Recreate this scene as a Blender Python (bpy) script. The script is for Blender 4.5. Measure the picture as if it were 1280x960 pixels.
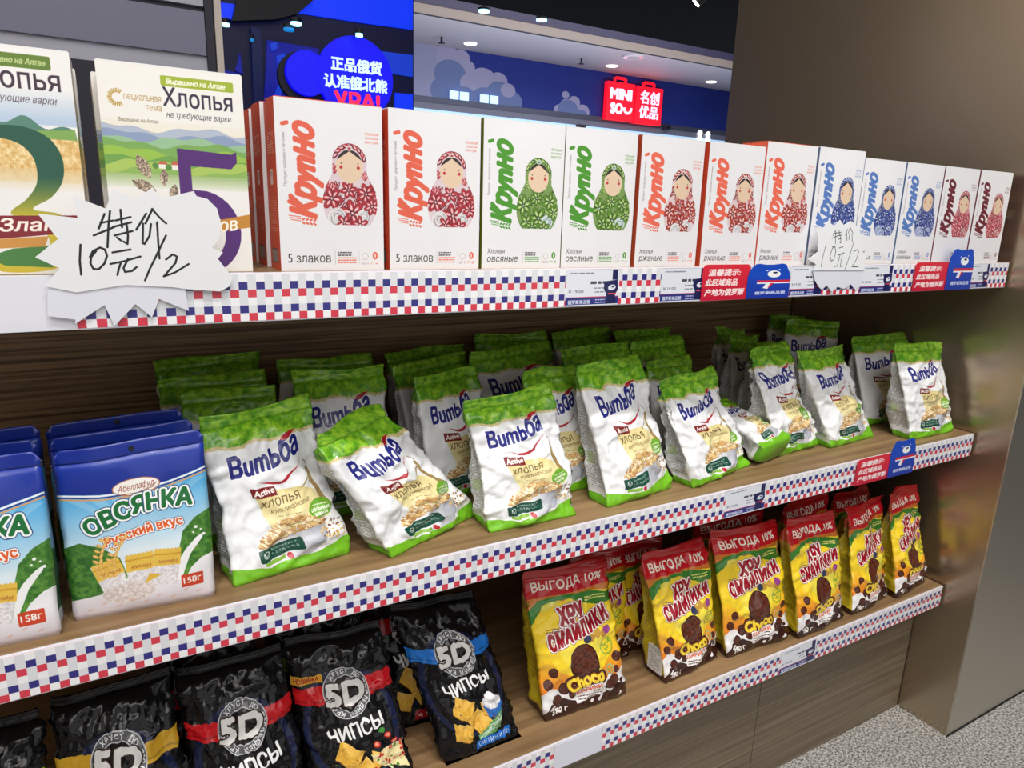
import bpy, bmesh, math, random
import numpy as np
from mathutils import Vector, Matrix

for o in list(bpy.data.objects):
    bpy.data.objects.remove(o)
scene = bpy.context.scene
col = scene.collection

# ------------------------------------------------------------------ camera
F_PX = 869.64
CR = np.array([[0.86978956, -0.49228259, 0.03352586],      # camera right
               [-0.09143941, -0.22758248, -0.96945606],    # camera down
               [0.48487623, 0.84015717, -0.2429629]])      # camera forward
CO = np.array([0.0, -0.8, 1.2422])
cam_d = bpy.data.cameras.new('camera')
cam_d.sensor_width = 36.0
cam_d.lens = F_PX / 1280 * 36.0
cam_d.clip_start = 0.02
cam = bpy.data.objects.new('camera', cam_d)
col.objects.link(cam)
mw = Matrix(((CR[0][0], -CR[1][0], -CR[2][0], CO[0]),
             (CR[0][1], -CR[1][1], -CR[2][1], CO[1]),
             (CR[0][2], -CR[1][2], -CR[2][2], CO[2]), (0, 0, 0, 1)))
cam.matrix_world = mw
scene.camera = cam

# ------------------------------------------------------------------ world, lights, exposure
w = bpy.data.worlds.new('shop_ambient'); scene.world = w
w.use_nodes = True
bg = w.node_tree.nodes['Background']
bg.inputs[0].default_value = (0.80, 0.85, 1.0, 1)
bg.inputs[1].default_value = 0.20


def area(name, loc, rot, sx, sy, power, color=(1, 1, 1)):
    l = bpy.data.lights.new(name, 'AREA')
    l.shape = 'RECTANGLE'; l.size = sx; l.size_y = sy
    l.energy = power; l.color = color
    o = bpy.data.objects.new(name, l); col.objects.link(o)
    o.location = loc; o.rotation_euler = rot
    return o


def spot(name, loc, target, power, size=60, blend=0.4, radius=0.04, color=(1, 1, 1)):
    l = bpy.data.lights.new(name, 'SPOT')
    l.energy = power; l.spot_size = math.radians(size); l.spot_blend = blend
    l.shadow_soft_size = radius; l.color = color
    o = bpy.data.objects.new(name, l); col.objects.link(o)
    o.location = loc
    d = Vector(target) - Vector(loc)
    o.rotation_euler = d.to_track_quat('-Z', 'Y').to_euler()
    return o


area('aisle_light', (0.5, -1.9, 2.9), (math.radians(35), 0, 0), 3.4, 1.0, 27, (1.0, 0.98, 0.96))
area('aisle_light', (0.7, -2.6, 1.5), (math.radians(82), 0, 0), 4.0, 1.6, 16, (1.0, 0.99, 0.97))  # low unseen fill panel, raises the ambient light into the shelves
for sx in (-0.25, 0.45, 1.15, 1.75):
    spot('track_spot', (sx, -0.95, 3.3), (sx + 0.05, 0.05, 0.75), 62, 52, 0.6, 0.035, (1.0, 0.97, 0.92))
area('hall_fill', (-1.2, -2.5, 4.3), (0, 0, 0), 4.0, 4.0, 110, (1.0, 0.95, 0.88))  # unseen fill added to light the walls mirrored in the column
area('wall_fill', (-2.6, 0.6, 3.6), (0, math.radians(65), 0), 1.0, 4.0, 190, (1.0, 0.93, 0.84))  # unseen fill on the left wall, added to brighten the column's reflection
area('soffit_fill', (4.2, 4.9, 1.9), (math.radians(180 - 28), 0, 0), 5.0, 0.6, 48, (1.0, 0.95, 0.95))  # hidden fill added to brighten the soffit from below
area('mall_fill', (5.0, 4.0, 3.8), (math.radians(55), 0, math.radians(-8)), 5.0, 0.8, 60, (0.9, 0.93, 1.0))  # hidden fill added to brighten the store front and its mural

scene.view_settings.view_transform = 'Standard'
scene.view_settings.look = 'None'
scene.view_settings.gamma = 1.0
scene.view_settings.use_curve_mapping = False
scene.view_settings.exposure = 0.0

# ------------------------------------------------------------------ placement helpers
Z1, Z2, Z3 = 1.1658, 0.7745, 0.3822      # tops of the three shelves


def _ray(u, v):
    return CR.T @ np.array([u - 640.0, v - 480.0, F_PX])


def pY(u, v, y):
    r = _ray(u, v); return CO + r * ((y - CO[1]) / r[1])


def pX(u, v, x):
    r = _ray(u, v); return CO + r * ((x - CO[0]) / r[0])


def pZ(u, v, z):
    r = _ray(u, v); return CO + r * ((z - CO[2]) / r[2])


def tag(o, label=None, cat=None, group=None, kind=None):
    if label: o['label'] = label
    if cat: o['category'] = cat
    if group: o['group'] = group
    if kind: o['kind'] = kind
    return o


def empty(name, loc, rot=(0, 0, 0)):
    o = bpy.data.objects.new(name, None); col.objects.link(o)
    o.empty_display_size = 0.03
    o.location = loc; o.rotation_euler = rot
    return o


def mesh_obj(name, me, parent=None, loc=None):
    o = bpy.data.objects.new(name, me); col.objects.link(o)
    if parent: o.parent = parent
    if loc is not None: o.location = loc
    return o


def from_data(name, verts, faces, mats, parent=None, uvs=None, fmat=None, smooth=True, loc=None):
    me = bpy.data.meshes.new(name)
    me.from_pydata([tuple(map(float, v)) for v in verts], [], faces)
    for m in (mats if isinstance(mats, (list, tuple)) else [mats]): me.materials.append(m)
    if fmat is not None: me.polygons.foreach_set('material_index', fmat)
    me.polygons.foreach_set('use_smooth', [smooth] * len(me.polygons))
    if uvs is not None:
        ul = me.uv_layers.new(name='UVMap')
        flat = [c for f in uvs for p in f for c in p]
        ul.data.foreach_set('uv', flat)
    me.update()
    return mesh_obj(name, me, parent, loc)


def box(name, lo, hi, mat, parent=None, bevel=0.0, uv=False):
    bm = bmesh.new()
    bmesh.ops.create_cube(bm, size=1)
    for v in bm.verts:
        for i in range(3):
            v.co[i] = lo[i] + (v.co[i] + .5) * (hi[i] - lo[i])
    if bevel > 0:
        bmesh.ops.bevel(bm, geom=bm.edges[:], offset=bevel, segments=2, affect='EDGES', profile=0.6)
    me = bpy.data.meshes.new(name); bm.to_mesh(me); bm.free()
    me.materials.append(mat)
    return mesh_obj(name, me, parent)


# ------------------------------------------------------------------ procedural materials
MATS = {}


def mat(name, color, rough=0.5, metal=0.0, noise=None, bump=None, emit=None, coat=0.0, spec=0.5):
    """noise=(scale(x,y,z), strength, color2)  bump=(scale, strength, detail)"""
    if name in MATS: return MATS[name]
    m = bpy.data.materials.new(name); m.use_nodes = True
    nt = m.node_tree; b = nt.nodes['Principled BSDF']
    c = tuple(lin(x) for x in color) + (1,)
    b.inputs['Base Color'].default_value = c
    b.inputs['Roughness'].default_value = rough
    b.inputs['Metallic'].default_value = metal
    b.inputs['Coat Weight'].default_value = coat
    b.inputs['Specular IOR Level'].default_value = spec
    if noise or bump:
        tc = nt.nodes.new('ShaderNodeTexCoord')
    if noise:
        sc, lo_hi, c2 = noise
        mp = nt.nodes.new('ShaderNodeMapping'); mp.inputs['Scale'].default_value = sc
        nt.links.new(tc.outputs['Object'], mp.inputs[0])
        n = nt.nodes.new('ShaderNodeTexNoise'); n.inputs['Scale'].default_value = 1.0
        n.inputs['Detail'].default_value = 6
        nt.links.new(mp.outputs[0], n.inputs['Vector'])
        r = nt.nodes.new('ShaderNodeValToRGB')
        r.color_ramp.elements[0].position = lo_hi[0]; r.color_ramp.elements[1].position = lo_hi[1]
        r.color_ramp.elements[0].color = c
        r.color_ramp.elements[1].color = tuple(lin(x) for x in c2) + (1,)
        nt.links.new(n.outputs[0], r.inputs[0])
        nt.links.new(r.outputs[0], b.inputs['Base Color'])
    if bump: add_bump(nt, b, *bump)
    if emit:
        b.inputs['Emission Color'].default_value = tuple(lin(x) for x in emit[0]) + (1,)
        b.inputs['Emission Strength'].default_value = emit[1]
    MATS[name] = m
    return m


def add_bump(nt, b, scale, strength, detail=4, vscale=(1, 1, 1)):
    tc = nt.nodes.new('ShaderNodeTexCoord')
    mp = nt.nodes.new('ShaderNodeMapping'); mp.inputs['Scale'].default_value = vscale
    nt.links.new(tc.outputs['Object'], mp.inputs[0])
    n = nt.nodes.new('ShaderNodeTexNoise'); n.inputs['Scale'].default_value = scale
    n.inputs['Detail'].default_value = detail
    nt.links.new(mp.outputs[0], n.inputs['Vector'])
    bp = nt.nodes.new('ShaderNodeBump'); bp.inputs['Strength'].default_value = strength
    bp.inputs['Distance'].default_value = 0.004
    nt.links.new(n.outputs[0], bp.inputs['Height'])
    nt.links.new(bp.outputs[0], b.inputs['Normal'])


def lin(c):
    c = c / 255.0
    return c / 12.92 if c <= 0.04045 else ((c + 0.055) / 1.055) ** 2.4


def img_mat(name, art, rough=0.45, coat=0.0, bump=None, spec=0.5, emit=0.0):
    """material whose colour is flat print drawn by this script (see class Art)"""
    if name in MATS: return MATS[name]
    m = bpy.data.materials.new(name); m.use_nodes = True
    nt = m.node_tree; b = nt.nodes['Principled BSDF']
    t = nt.nodes.new('ShaderNodeTexImage'); t.image = art.image(name); t.extension = 'EXTEND'
    uv = nt.nodes.new('ShaderNodeUVMap'); uv.uv_map = 'UVMap'
    nt.links.new(uv.outputs[0], t.inputs[0])
    nt.links.new(t.outputs[0], b.inputs['Base Color'])
    b.inputs['Roughness'].default_value = rough
    b.inputs['Coat Weight'].default_value = coat
    b.inputs['Specular IOR Level'].default_value = spec
    if bump: add_bump(nt, b, *bump)
    if emit:
        nt.links.new(t.outputs[0], b.inputs['Emission Color'])
        b.inputs['Emission Strength'].default_value = emit
    MATS[name] = m
    return m


# ------------------------------------------------------------------ printing: draws flat artwork into a pixel array
_glyphs = {}


def outlines(s, shear=0.0):
    """closed contours of a line of lettering at size 1"""
    key = (s, shear)
    if key in _glyphs: return _glyphs[key]
    cu = bpy.data.curves.new('t', 'FONT'); cu.body = s; cu.size = 1.0
    cu.shear = shear; cu.resolution_u = 3; cu.fill_mode = 'NONE'
    o = bpy.data.objects.new('t', cu); col.objects.link(o)
    dg = bpy.context.evaluated_depsgraph_get(); dg.update()
    ev = o.evaluated_get(dg); me = ev.to_mesh()
    co = np.empty(len(me.vertices) * 3); me.vertices.foreach_get('co', co); co = co.reshape(-1, 3)[:, :2]
    par = list(range(len(co)))

    def find(x):
        while par[x] != x: par[x] = par[par[x]]; x = par[x]
        return x
    for e in me.edges:
        a, b = find(e.vertices[0]), find(e.vertices[1])
        if a != b: par[max(a, b)] = min(a, b)
    comp = {}
    for i in range(len(co)): comp.setdefault(find(i), []).append(i)
    segs = []
    for l in comp.values():
        p = co[l]; segs.append(np.concatenate([p, np.roll(p, -1, 0)], 1))
    ev.to_mesh_clear()
    bpy.data.objects.remove(o); bpy.data.curves.remove(cu)
    r = np.concatenate(segs) if segs else np.zeros((0, 4))
    _glyphs[key] = r
    return r


def fill_wind(S, ww, hh):
    """non-zero winding fill of segments given in pixel units"""
    wn = np.zeros((hh, ww + 1), np.int16)
    for x0, y0, x1, y1 in S:
        if y0 == y1: continue
        lo, hi = (y0, y1) if y0 < y1 else (y1, y0)
        j0 = max(0, int(math.ceil(lo))); j1 = min(hh - 1, int(math.ceil(hi)) - 1)
        if j1 < j0: continue
        js = np.arange(j0, j1 + 1)
        xi = np.clip(np.ceil(x0 + (js - y0) * (x1 - x0) / (y1 - y0)).astype(int), 0, ww)
        np.add.at(wn, (js, xi), 1 if y1 > y0 else -1)
    return np.cumsum(wn, 1)[:, :ww] != 0


def dilate(m, r):
    hh, ww = m.shape; d = m.copy()
    for rr in ([r, r * .55] if r > 3 else [r]):
        for q in range(16):
            dx = int(round(rr * math.cos(q * math.pi / 8))); dy = int(round(rr * math.sin(q * math.pi / 8)))
            s_ = np.zeros_like(m)
            ya, yb = max(0, dy), min(hh, hh + dy); xa, xb = max(0, dx), min(ww, ww + dx)
            s_[ya:yb, xa:xb] = m[ya - dy:yb - dy, xa - dx:xb - dx]
            d |= s_
    return d


def smooth(pts, n=6):
    """closed Catmull-Rom curve through the points"""
    p = np.array(pts, float); N = len(p); out = []
    for i in range(N):
        a, b, c, d = p[i - 1], p[i], p[(i + 1) % N], p[(i + 2) % N]
        for k in range(n):
            t = k / n
            out.append(tuple(.5 * ((2 * b) + (c - a) * t + (2 * a - 5 * b + 4 * c - d) * t * t + (3 * b - a - 3 * c + d) * t ** 3)))
    return out


class Art:
    SS = 2

    def __init__(self, w, h, ppm, bg):
        self.w, self.h, self.k = w, h, ppm * self.SS
        self.W = int(round(w * ppm)) * self.SS; self.H = int(round(h * ppm)) * self.SS
        self.kx = self.W / w; self.ky = self.H / h
        self.a = np.empty((self.H, self.W, 3), dtype=np.float32)
        self.a[:] = np.array(bg, dtype=np.float32)[:3]
        self.clip = None

    def _bb(self, x0, y0, x1, y1):
        i0 = max(0, int(x0 * self.kx) - 1); i1 = min(self.W, int(x1 * self.kx) + 2)
        j0 = max(0, int(y0 * self.ky) - 1); j1 = min(self.H, int(y1 * self.ky) + 2)
        if i1 <= i0 or j1 <= j0: return None
        xs = (np.arange(i0, i1) + .5) / self.kx; ys = (np.arange(j0, j1) + .5) / self.ky
        X, Y = np.meshgrid(xs, ys)
        return i0, i1, j0, j1, X, Y

    def put(self, bb, mask, color, alpha=1.0):
        i0, i1, j0, j1, X, Y = bb
        if self.clip is not None: mask = mask & self.clip[j0:j1, i0:i1]
        reg = self.a[j0:j1, i0:i1]
        if callable(color):
            c = color(X, Y)[mask]
        else:
            c = np.array(color, dtype=np.float32)
        reg[mask] = reg[mask] * (1 - alpha) + c * alpha

    def mask_poly(self, pts):
        p = np.array(pts, dtype=float)
        bb = self._bb(p[:, 0].min(), p[:, 1].min(), p[:, 0].max(), p[:, 1].max())
        if bb is None: return None, None
        X, Y = bb[4], bb[5]
        m = np.zeros(X.shape, bool)
        ys = Y[:, 0]
        n = len(p)
        for i in range(n):
            x0, y0 = p[i]; x1, y1 = p[(i + 1) % n]
            if y0 == y1: continue
            rows = np.where((ys > min(y0, y1)) & (ys <= max(y0, y1)))[0]
            if len(rows) == 0: continue
            xi = x0 + (ys[rows] - y0) * (x1 - x0) / (y1 - y0)
            m[rows] ^= X[rows] > xi[:, None]
        return bb, m

    def poly(self, pts, color, alpha=1.0):
        bb, m = self.mask_poly(pts)
        if bb is not None: self.put(bb, m, color, alpha)

    def rect(self, x0, y0, x1, y1, color, alpha=1.0):
        self.poly([(x0, y0), (x1, y0), (x1, y1), (x0, y1)], color, alpha)

    def rrect(self, x0, y0, x1, y1, r, color, alpha=1.0, rot=0):
        pts = []
        for cx, cy, a0 in ((x1 - r, y1 - r, 0), (x0 + r, y1 - r, 90), (x0 + r, y0 + r, 180), (x1 - r, y0 + r, 270)):
            for k in range(6):
                a = math.radians(a0 + k * 18); pts.append((cx + r * math.cos(a), cy + r * math.sin(a)))
        if rot:
            mx, my = (x0 + x1) / 2, (y0 + y1) / 2; ca, sa = math.cos(rot), math.sin(rot)
            pts = [(mx + (x - mx) * ca - (y - my) * sa, my + (x - mx) * sa + (y - my) * ca) for x, y in pts]
        self.poly(pts, color, alpha)

    def ell(self, cx, cy, rx, ry, color, rot=0.0, alpha=1.0, ring=0.0):
        R = max(rx, ry)
        bb = self._bb(cx - R, cy - R, cx + R, cy + R)
        if bb is None: return
        dx, dy = bb[4] - cx, bb[5] - cy
        ca, sa = math.cos(rot), math.sin(rot)
        x = dx * ca + dy * sa; y = -dx * sa + dy * ca
        m = (x / rx) ** 2 + (y / ry) ** 2 <= 1
        if ring: m &= (x / (rx - ring)) ** 2 + (y / (ry - ring)) ** 2 > 1
        self.put(bb, m, color, alpha)

    def stroke(self, pts, wd, color, alpha=1.0):
        p = np.array(pts, dtype=float)
        bb = self._bb(p[:, 0].min() - wd, p[:, 1].min() - wd, p[:, 0].max() + wd, p[:, 1].max() + wd)
        if bb is None: return
        X, Y = bb[4], bb[5]; m = np.zeros(X.shape, bool)
        for (x0, y0), (x1, y1) in zip(p[:-1], p[1:]):
            L = (x1 - x0) ** 2 + (y1 - y0) ** 2 + 1e-9
            t = np.clip(((X - x0) * (x1 - x0) + (Y - y0) * (y1 - y0)) / L, 0, 1)
            m |= (X - x0 - t * (x1 - x0)) ** 2 + (Y - y0 - t * (y1 - y0)) ** 2 <= (wd / 2) ** 2
        self.put(bb, m, color, alpha)

    def text(self, s, x, y, size, color, bold=0.0, shear=0.0, rot=0.0, align='l', sx=1.0,
             outline=(), fit=None, curve=None):
        """baseline at (x,y); size = em; outline=[(mm,color),...] outermost first; fit = total width in mm;
        curve = (k) parabola lift of the baseline"""
        sg = outlines(s, shear)
        if not len(sg): return
        P = sg.reshape(-1, 2).copy()
        x0, x1 = P[:, 0].min(), P[:, 0].max()
        if fit: sx = fit / ((x1 - x0) * size)
        P[:, 0] -= x0 if align == 'l' else (x1 if align == 'r' else (x0 + x1) / 2)
        P[:, 0] *= size * sx; P[:, 1] *= size
        if curve:
            wd = (x1 - x0) * size * sx / 2
            q = (P[:, 0] - {'l': wd, 'r': -wd, 'c': 0}[align]) / wd
            P[:, 1] += curve * (1 - q * q)
        if rot:
            ca, sa = math.cos(rot), math.sin(rot)
            P = np.stack([P[:, 0] * ca - P[:, 1] * sa, P[:, 0] * sa + P[:, 1] * ca], -1)
        P[:, 0] += x; P[:, 1] += y
        br = bold * size
        pad = max([o[0] for o in outline], default=0) + .5 + br
        bb = self._bb(P[:, 0].min() - pad, P[:, 1].min() - pad, P[:, 0].max() + pad, P[:, 1].max() + pad)
        if bb is None: return
        i0, i1, j0, j1, X, Y = bb
        S = np.stack([P[:, 0] * self.kx - i0 - .5, P[:, 1] * self.ky - j0 - .5], -1).reshape(-1, 4)
        m = fill_wind(S, i1 - i0, j1 - j0)
        if br * self.k >= .6: m = dilate(m, br * self.k)
        for mm, oc in outline:
            self.put(bb, dilate(m, mm * self.k), oc)
        self.put(bb, m, color)

    def ringtext(self, s, cx, cy, r, size, color, a0, a1, bold=0.02, inward=False):
        n = len(s)
        for i, ch in enumerate(s):
            if ch == ' ': continue
            a = math.radians(a0 + (a1 - a0) * i / (n - 1))
            self.text(ch, cx + r * math.cos(a), cy + r * math.sin(a), size, color, bold, 0,
                      a - math.pi / 2, 'c')

    def lines(self, x0, y0, x1, n, pitch, h, color, seed=0, dens=.75, alpha=1.0):
        """tiny running text too small to read in the photo"""
        rnd = random.Random(seed)
        for i in range(n):
            y = y0 - i * pitch; x = x0
            while x < x1:
                L = rnd.uniform(.8, 3.2) * h
                if rnd.random() < dens: self.rect(x, y, min(x + L, x1), y + h, color, alpha)
                x += L + h * .45

    def image(self, name):
        a = self.a.reshape(self.H // 2, 2, self.W // 2, 2, 3).mean((1, 3)) / 255.0
        H, W = a.shape[:2]
        im = bpy.data.images.new(name, W, H, alpha=False)
        px = np.ones((H, W, 4), dtype=np.float32); px[..., :3] = np.clip(a, 0, 1)
        im.pixels.foreach_set(px.ravel()); im.update(); im.pack()
        return im


def grad(c0, c1, y0, y1, axis=1):
    c0 = np.array(c0, dtype=np.float32); c1 = np.array(c1, dtype=np.float32)

    def f(X, Y):
        t = np.clip(((Y if axis else X) - y0) / (y1 - y0), 0, 1)[..., None]
        return c0 * (1 - t) + c1 * t
    return f


def _hash(ix, iy, iz, seed):
    h = np.sin(ix * 127.1 + iy * 311.7 + iz * 74.7 + seed * 19.19) * 43758.5453
    return h - np.floor(h)


def vnoise(x, y, z, seed=0):
    ix, iy, iz = np.floor(x), np.floor(y), np.floor(z)
    fx, fy, fz = x - ix, y - iy, z - iz
    fx, fy, fz = [t * t * (3 - 2 * t) for t in (fx, fy, fz)]
    r = 0
    for a in (0, 1):
        for b in (0, 1):
            for c in (0, 1):
                wgt = (fx if a else 1 - fx) * (fy if b else 1 - fy) * (fz if c else 1 - fz)
                r = r + wgt * _hash(ix + a, iy + b, iz + c, seed)
    return r * 2 - 1


def mottled(c0, c1, scale, seed=1):
    c0 = np.array(c0, dtype=np.float32); c1 = np.array(c1, dtype=np.float32)

    def f(X, Y):
        n = vnoise(X * scale, Y * scale, X * 0, seed) * .6 + vnoise(X * scale * 2.7, Y * scale * 2.7, X * 0, seed + 5) * .4
        t = np.clip(n * .9 + .5, 0, 1)[..., None]
        return c0 * (1 - t) + c1 * t
    return f


# ------------------------------------------------------------------ the printed artwork
PPM = 2.6
SKIN = (226, 200, 172)


def flower(a, cx, cy, r, cols, n, rot, rnd):
    for k in range(n):
        an = rot + k * 2 * math.pi / n
        px, py = cx + math.cos(an) * r * .55, cy + math.sin(an) * r * .55
        a.ell(px, py, r * .52, r * .3, cols[0], an)
        a.ell(px + math.cos(an) * r * .06, py + math.sin(an) * r * .06, r * .44, r * .22, cols[1], an)
        a.ell(px - math.cos(an) * r * .12, py - math.sin(an) * r * .12, r * .26, r * .09, cols[2], an)
    a.ell(cx, cy, r * .2, r * .2, cols[0]); a.ell(cx, cy, r * .1, r * .1, cols[3])


def rose(a, cx, cy, r, cols):
    a.ell(cx, cy, r, r, cols[0])
    for i in range(5):
        q = r * (0.95 - i * .17)
        a.ell(cx + (i % 2 - .5) * r * .1, cy + ((i // 2) % 2 - .5) * r * .1, q, q * .9, cols[i % 2 + 1], i, ring=r * .07)


def leafs(a, cx, cy, L, n, ang, c, c2, rnd):
    for k in range(n):
        an = ang + (k - n / 2) * .42
        x, y = cx + math.cos(an) * L * .5, cy + math.sin(an) * L * .5
        a.ell(x, y, L * .5, L * .15, c, an); a.ell(x, y, L * .42, L * .05, c2, an)


def box_art(ink, base, pal, title, seed, face=SKIN):
    W, H = 122, 186
    a = Art(W, H, PPM, (232, 232, 236)); rnd = random.Random(seed)
    # upright script name reading upwards, with wheat strokes
    a.text('Крynно', 41, 60, 38, ink, 0.05, 0.35, math.pi / 2, 'l', fit=102)
    a.stroke([(8, 159), (13, 160.5)], 4.2, ink)
    a.stroke([(40, 62), (30, 66), (22, 72), (12, 77)], 4.5, ink)
    for i in range(3):
        a.stroke([(11 + i * 1.2, 62 - i * 2.3), (24, 60.5 - i * 2.2)], .9, ink)
    for i in range(4):
        for s in (-1, 1):
            a.ell(27 + i * 4.2, 56 + s * 2.1 - i * .4, 2.3, 1.1, ink, s * .6)
    a.text('Продукт здорового питания', 10, 94, 4.4, (120, 105, 110), 0, 0, math.pi / 2, 'l', fit=56)
    for i, t in enumerate(('больше', 'пользы', 'внутри')):
        a.text(t, 101, 154 - i * 4.6, 4.6, ink, 0, 0, 0, 'l')
    # nesting doll
    DY = 6
    X, Y = np.meshgrid((np.arange(a.W) + .5) / a.kx, (np.arange(a.H) + .5) / a.ky - DY)
    cx = 82
    head = ((X - cx) / 20.5) ** 2 + ((Y - 116) / 21.5) ** 2 <= 1
    body = ((X - cx) / 32.5) ** 2 + ((Y - 71) / 34.5) ** 2 <= 1
    neck = (abs(X - cx) < 20.5 + np.clip((104 - Y) * .55, 0, 11)) & (Y < 110) & (Y > 84)
    a.clip = (head | body | neck) & (Y > 46.5)
    a.rect(45, 40 + DY, 120, 140 + DY, base)
    for i in range(26):
        x, y = rnd.uniform(50, 114), rnd.uniform(60, 105) + DY
        leafs(a, x, y, rnd.uniform(9, 15), 3, rnd.uniform(0.6, 2.6), pal[rnd.randrange(2)], pal[2], rnd)
    for (x, y, r, k) in ((84, 60, 15, 0), (60, 76, 13, 1), (101, 82, 12, 1), (66, 55, 11, 2), (98, 56, 9, 3), (80, 86, 10, 1), (108, 68, 10, 0), (74, 49, 10, 2), (93, 47, 10, 0)):
        y += DY
        if k == 3 or (k == 2 and rnd.random() < .4): rose(a, x, y, r, (pal[3], (235, 238, 240), pal[4]))
        else: flower(a, x, y, r, (pal[0], pal[1], pal[2], pal[3]), rnd.choice((5, 6, 7)), rnd.random() * 3, rnd)
    for i in range(9):
        an = math.radians(20 + i * 17)
        x, y = cx + 18.5 * math.cos(an), 116 + DY + 19 * math.sin(an)
        a.ell(x, y, 5, 2.6, pal[i % 2], an + 1.2); a.ell(x, y, 3, 1, pal[2], an + 1.2)
    # scarf opening: dark hair, face
    a.clip = ((X - cx) / 16) ** 2 + ((Y - 112) / 18.5) ** 2 <= 1
    a.rect(60, 90 + DY, 104, 134 + DY, face)
    a.poly([(cx, 129 + DY), (cx - 18, 117 + DY), (cx - 18, 133 + DY), (cx + 18, 133 + DY), (cx + 18, 117 + DY)], (52, 38, 36))
    a.poly([(cx - 20, 135 + DY), (cx - 20, 124 + DY), (cx, 133 + DY), (cx + 20, 124 + DY), (cx + 20, 135 + DY)], pal[0])
    a.clip = None
    a.ell(cx, 132 + DY, 4, 2.6, pal[3]); a.ell(cx, 132 + DY, 2, 1.2, pal[1])
    for s in (-1, 1):
        a.ell(cx + s * 10.2, 111 + DY, 1.9, 1.9, (190, 45, 50))
        a.ell(cx + s * 9.8, 115.5 + DY, .8, .9, (90, 60, 55))
    # foot of the front
    if len(title) == 1:
        a.text(title[0], 8, 9.5, 14.5, (45, 42, 45), 0, 0, 0, 'l', fit=49)
    elif title:
        a.text(title[0], 8, 20, 8.5, (55, 50, 55), 0, .15, 0, 'l', fit=26)
        a.text(title[1], 8, 9, 12, (40, 38, 42), 0, .15, 0, 'l', fit=46)
    for x in (62, 91): a.rect(x, 7, x + .45, 23, (190, 188, 188))
    a.lines(65, 20, 82, 2, 3, 1.5, (70, 66, 70), seed, 1); a.lines(65, 14, 88, 3, 2.8, 1.2, ink, seed + 1, 1)
    a.ell(98.5, 16, 4, 4, (170, 160, 160), ring=.5); a.lines(94, 9, 103, 2, 2, .8, (170, 160, 160), 3)
    a.ell(111, 17, 3.2, 4.6, ink); a.ell(111, 17, .8, 3, (240, 240, 235)); a.lines(106, 9, 116, 2, 2, .8, ink, 4)
    return a


def box_side(ink):
    a = Art(56, 186, 1.5, ink)
    a.lines(12, 150, 44, 8, 3, 1.2, (245, 215, 205), 3); a.rect(20, 95, 34, 112, (245, 235, 230))
    a.lines(22, 108, 32, 4, 3, 1, (90, 60, 60), 3); a.lines(8, 80, 48, 14, 2.8, .9, (248, 205, 190), 7)
    a.rect(10, 8, 44, 24, (60, 45, 45))
    for i in range(16): a.rect(11 + i * 2, 9, 12 + i * 2, 23, (240, 235, 230))
    return a


def hills(a, x0, x1, ytop, ybot):
    rnd = random.Random(4)
    layers = [((176, 186, 205), 0), ((138, 156, 190), 6), ((150, 190, 150), 10), ((120, 168, 84), 15), ((150, 190, 70), 22), ((108, 160, 72), 28), ((168, 196, 92), 34), ((140, 180, 90), 41)]
    for k, (c, dy) in enumerate(layers):
        pts = [(x0, ybot)]
        ph = rnd.random() * 6
        for i in range(41):
            x = x0 + (x1 - x0) * i / 40
            pts.append((x, ytop - dy + 2.6 * math.sin(x * .07 + ph) + 1.7 * math.sin(x * .17 + ph * 2)))
        pts.append((x1, ybot)); a.poly(pts, c)


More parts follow.
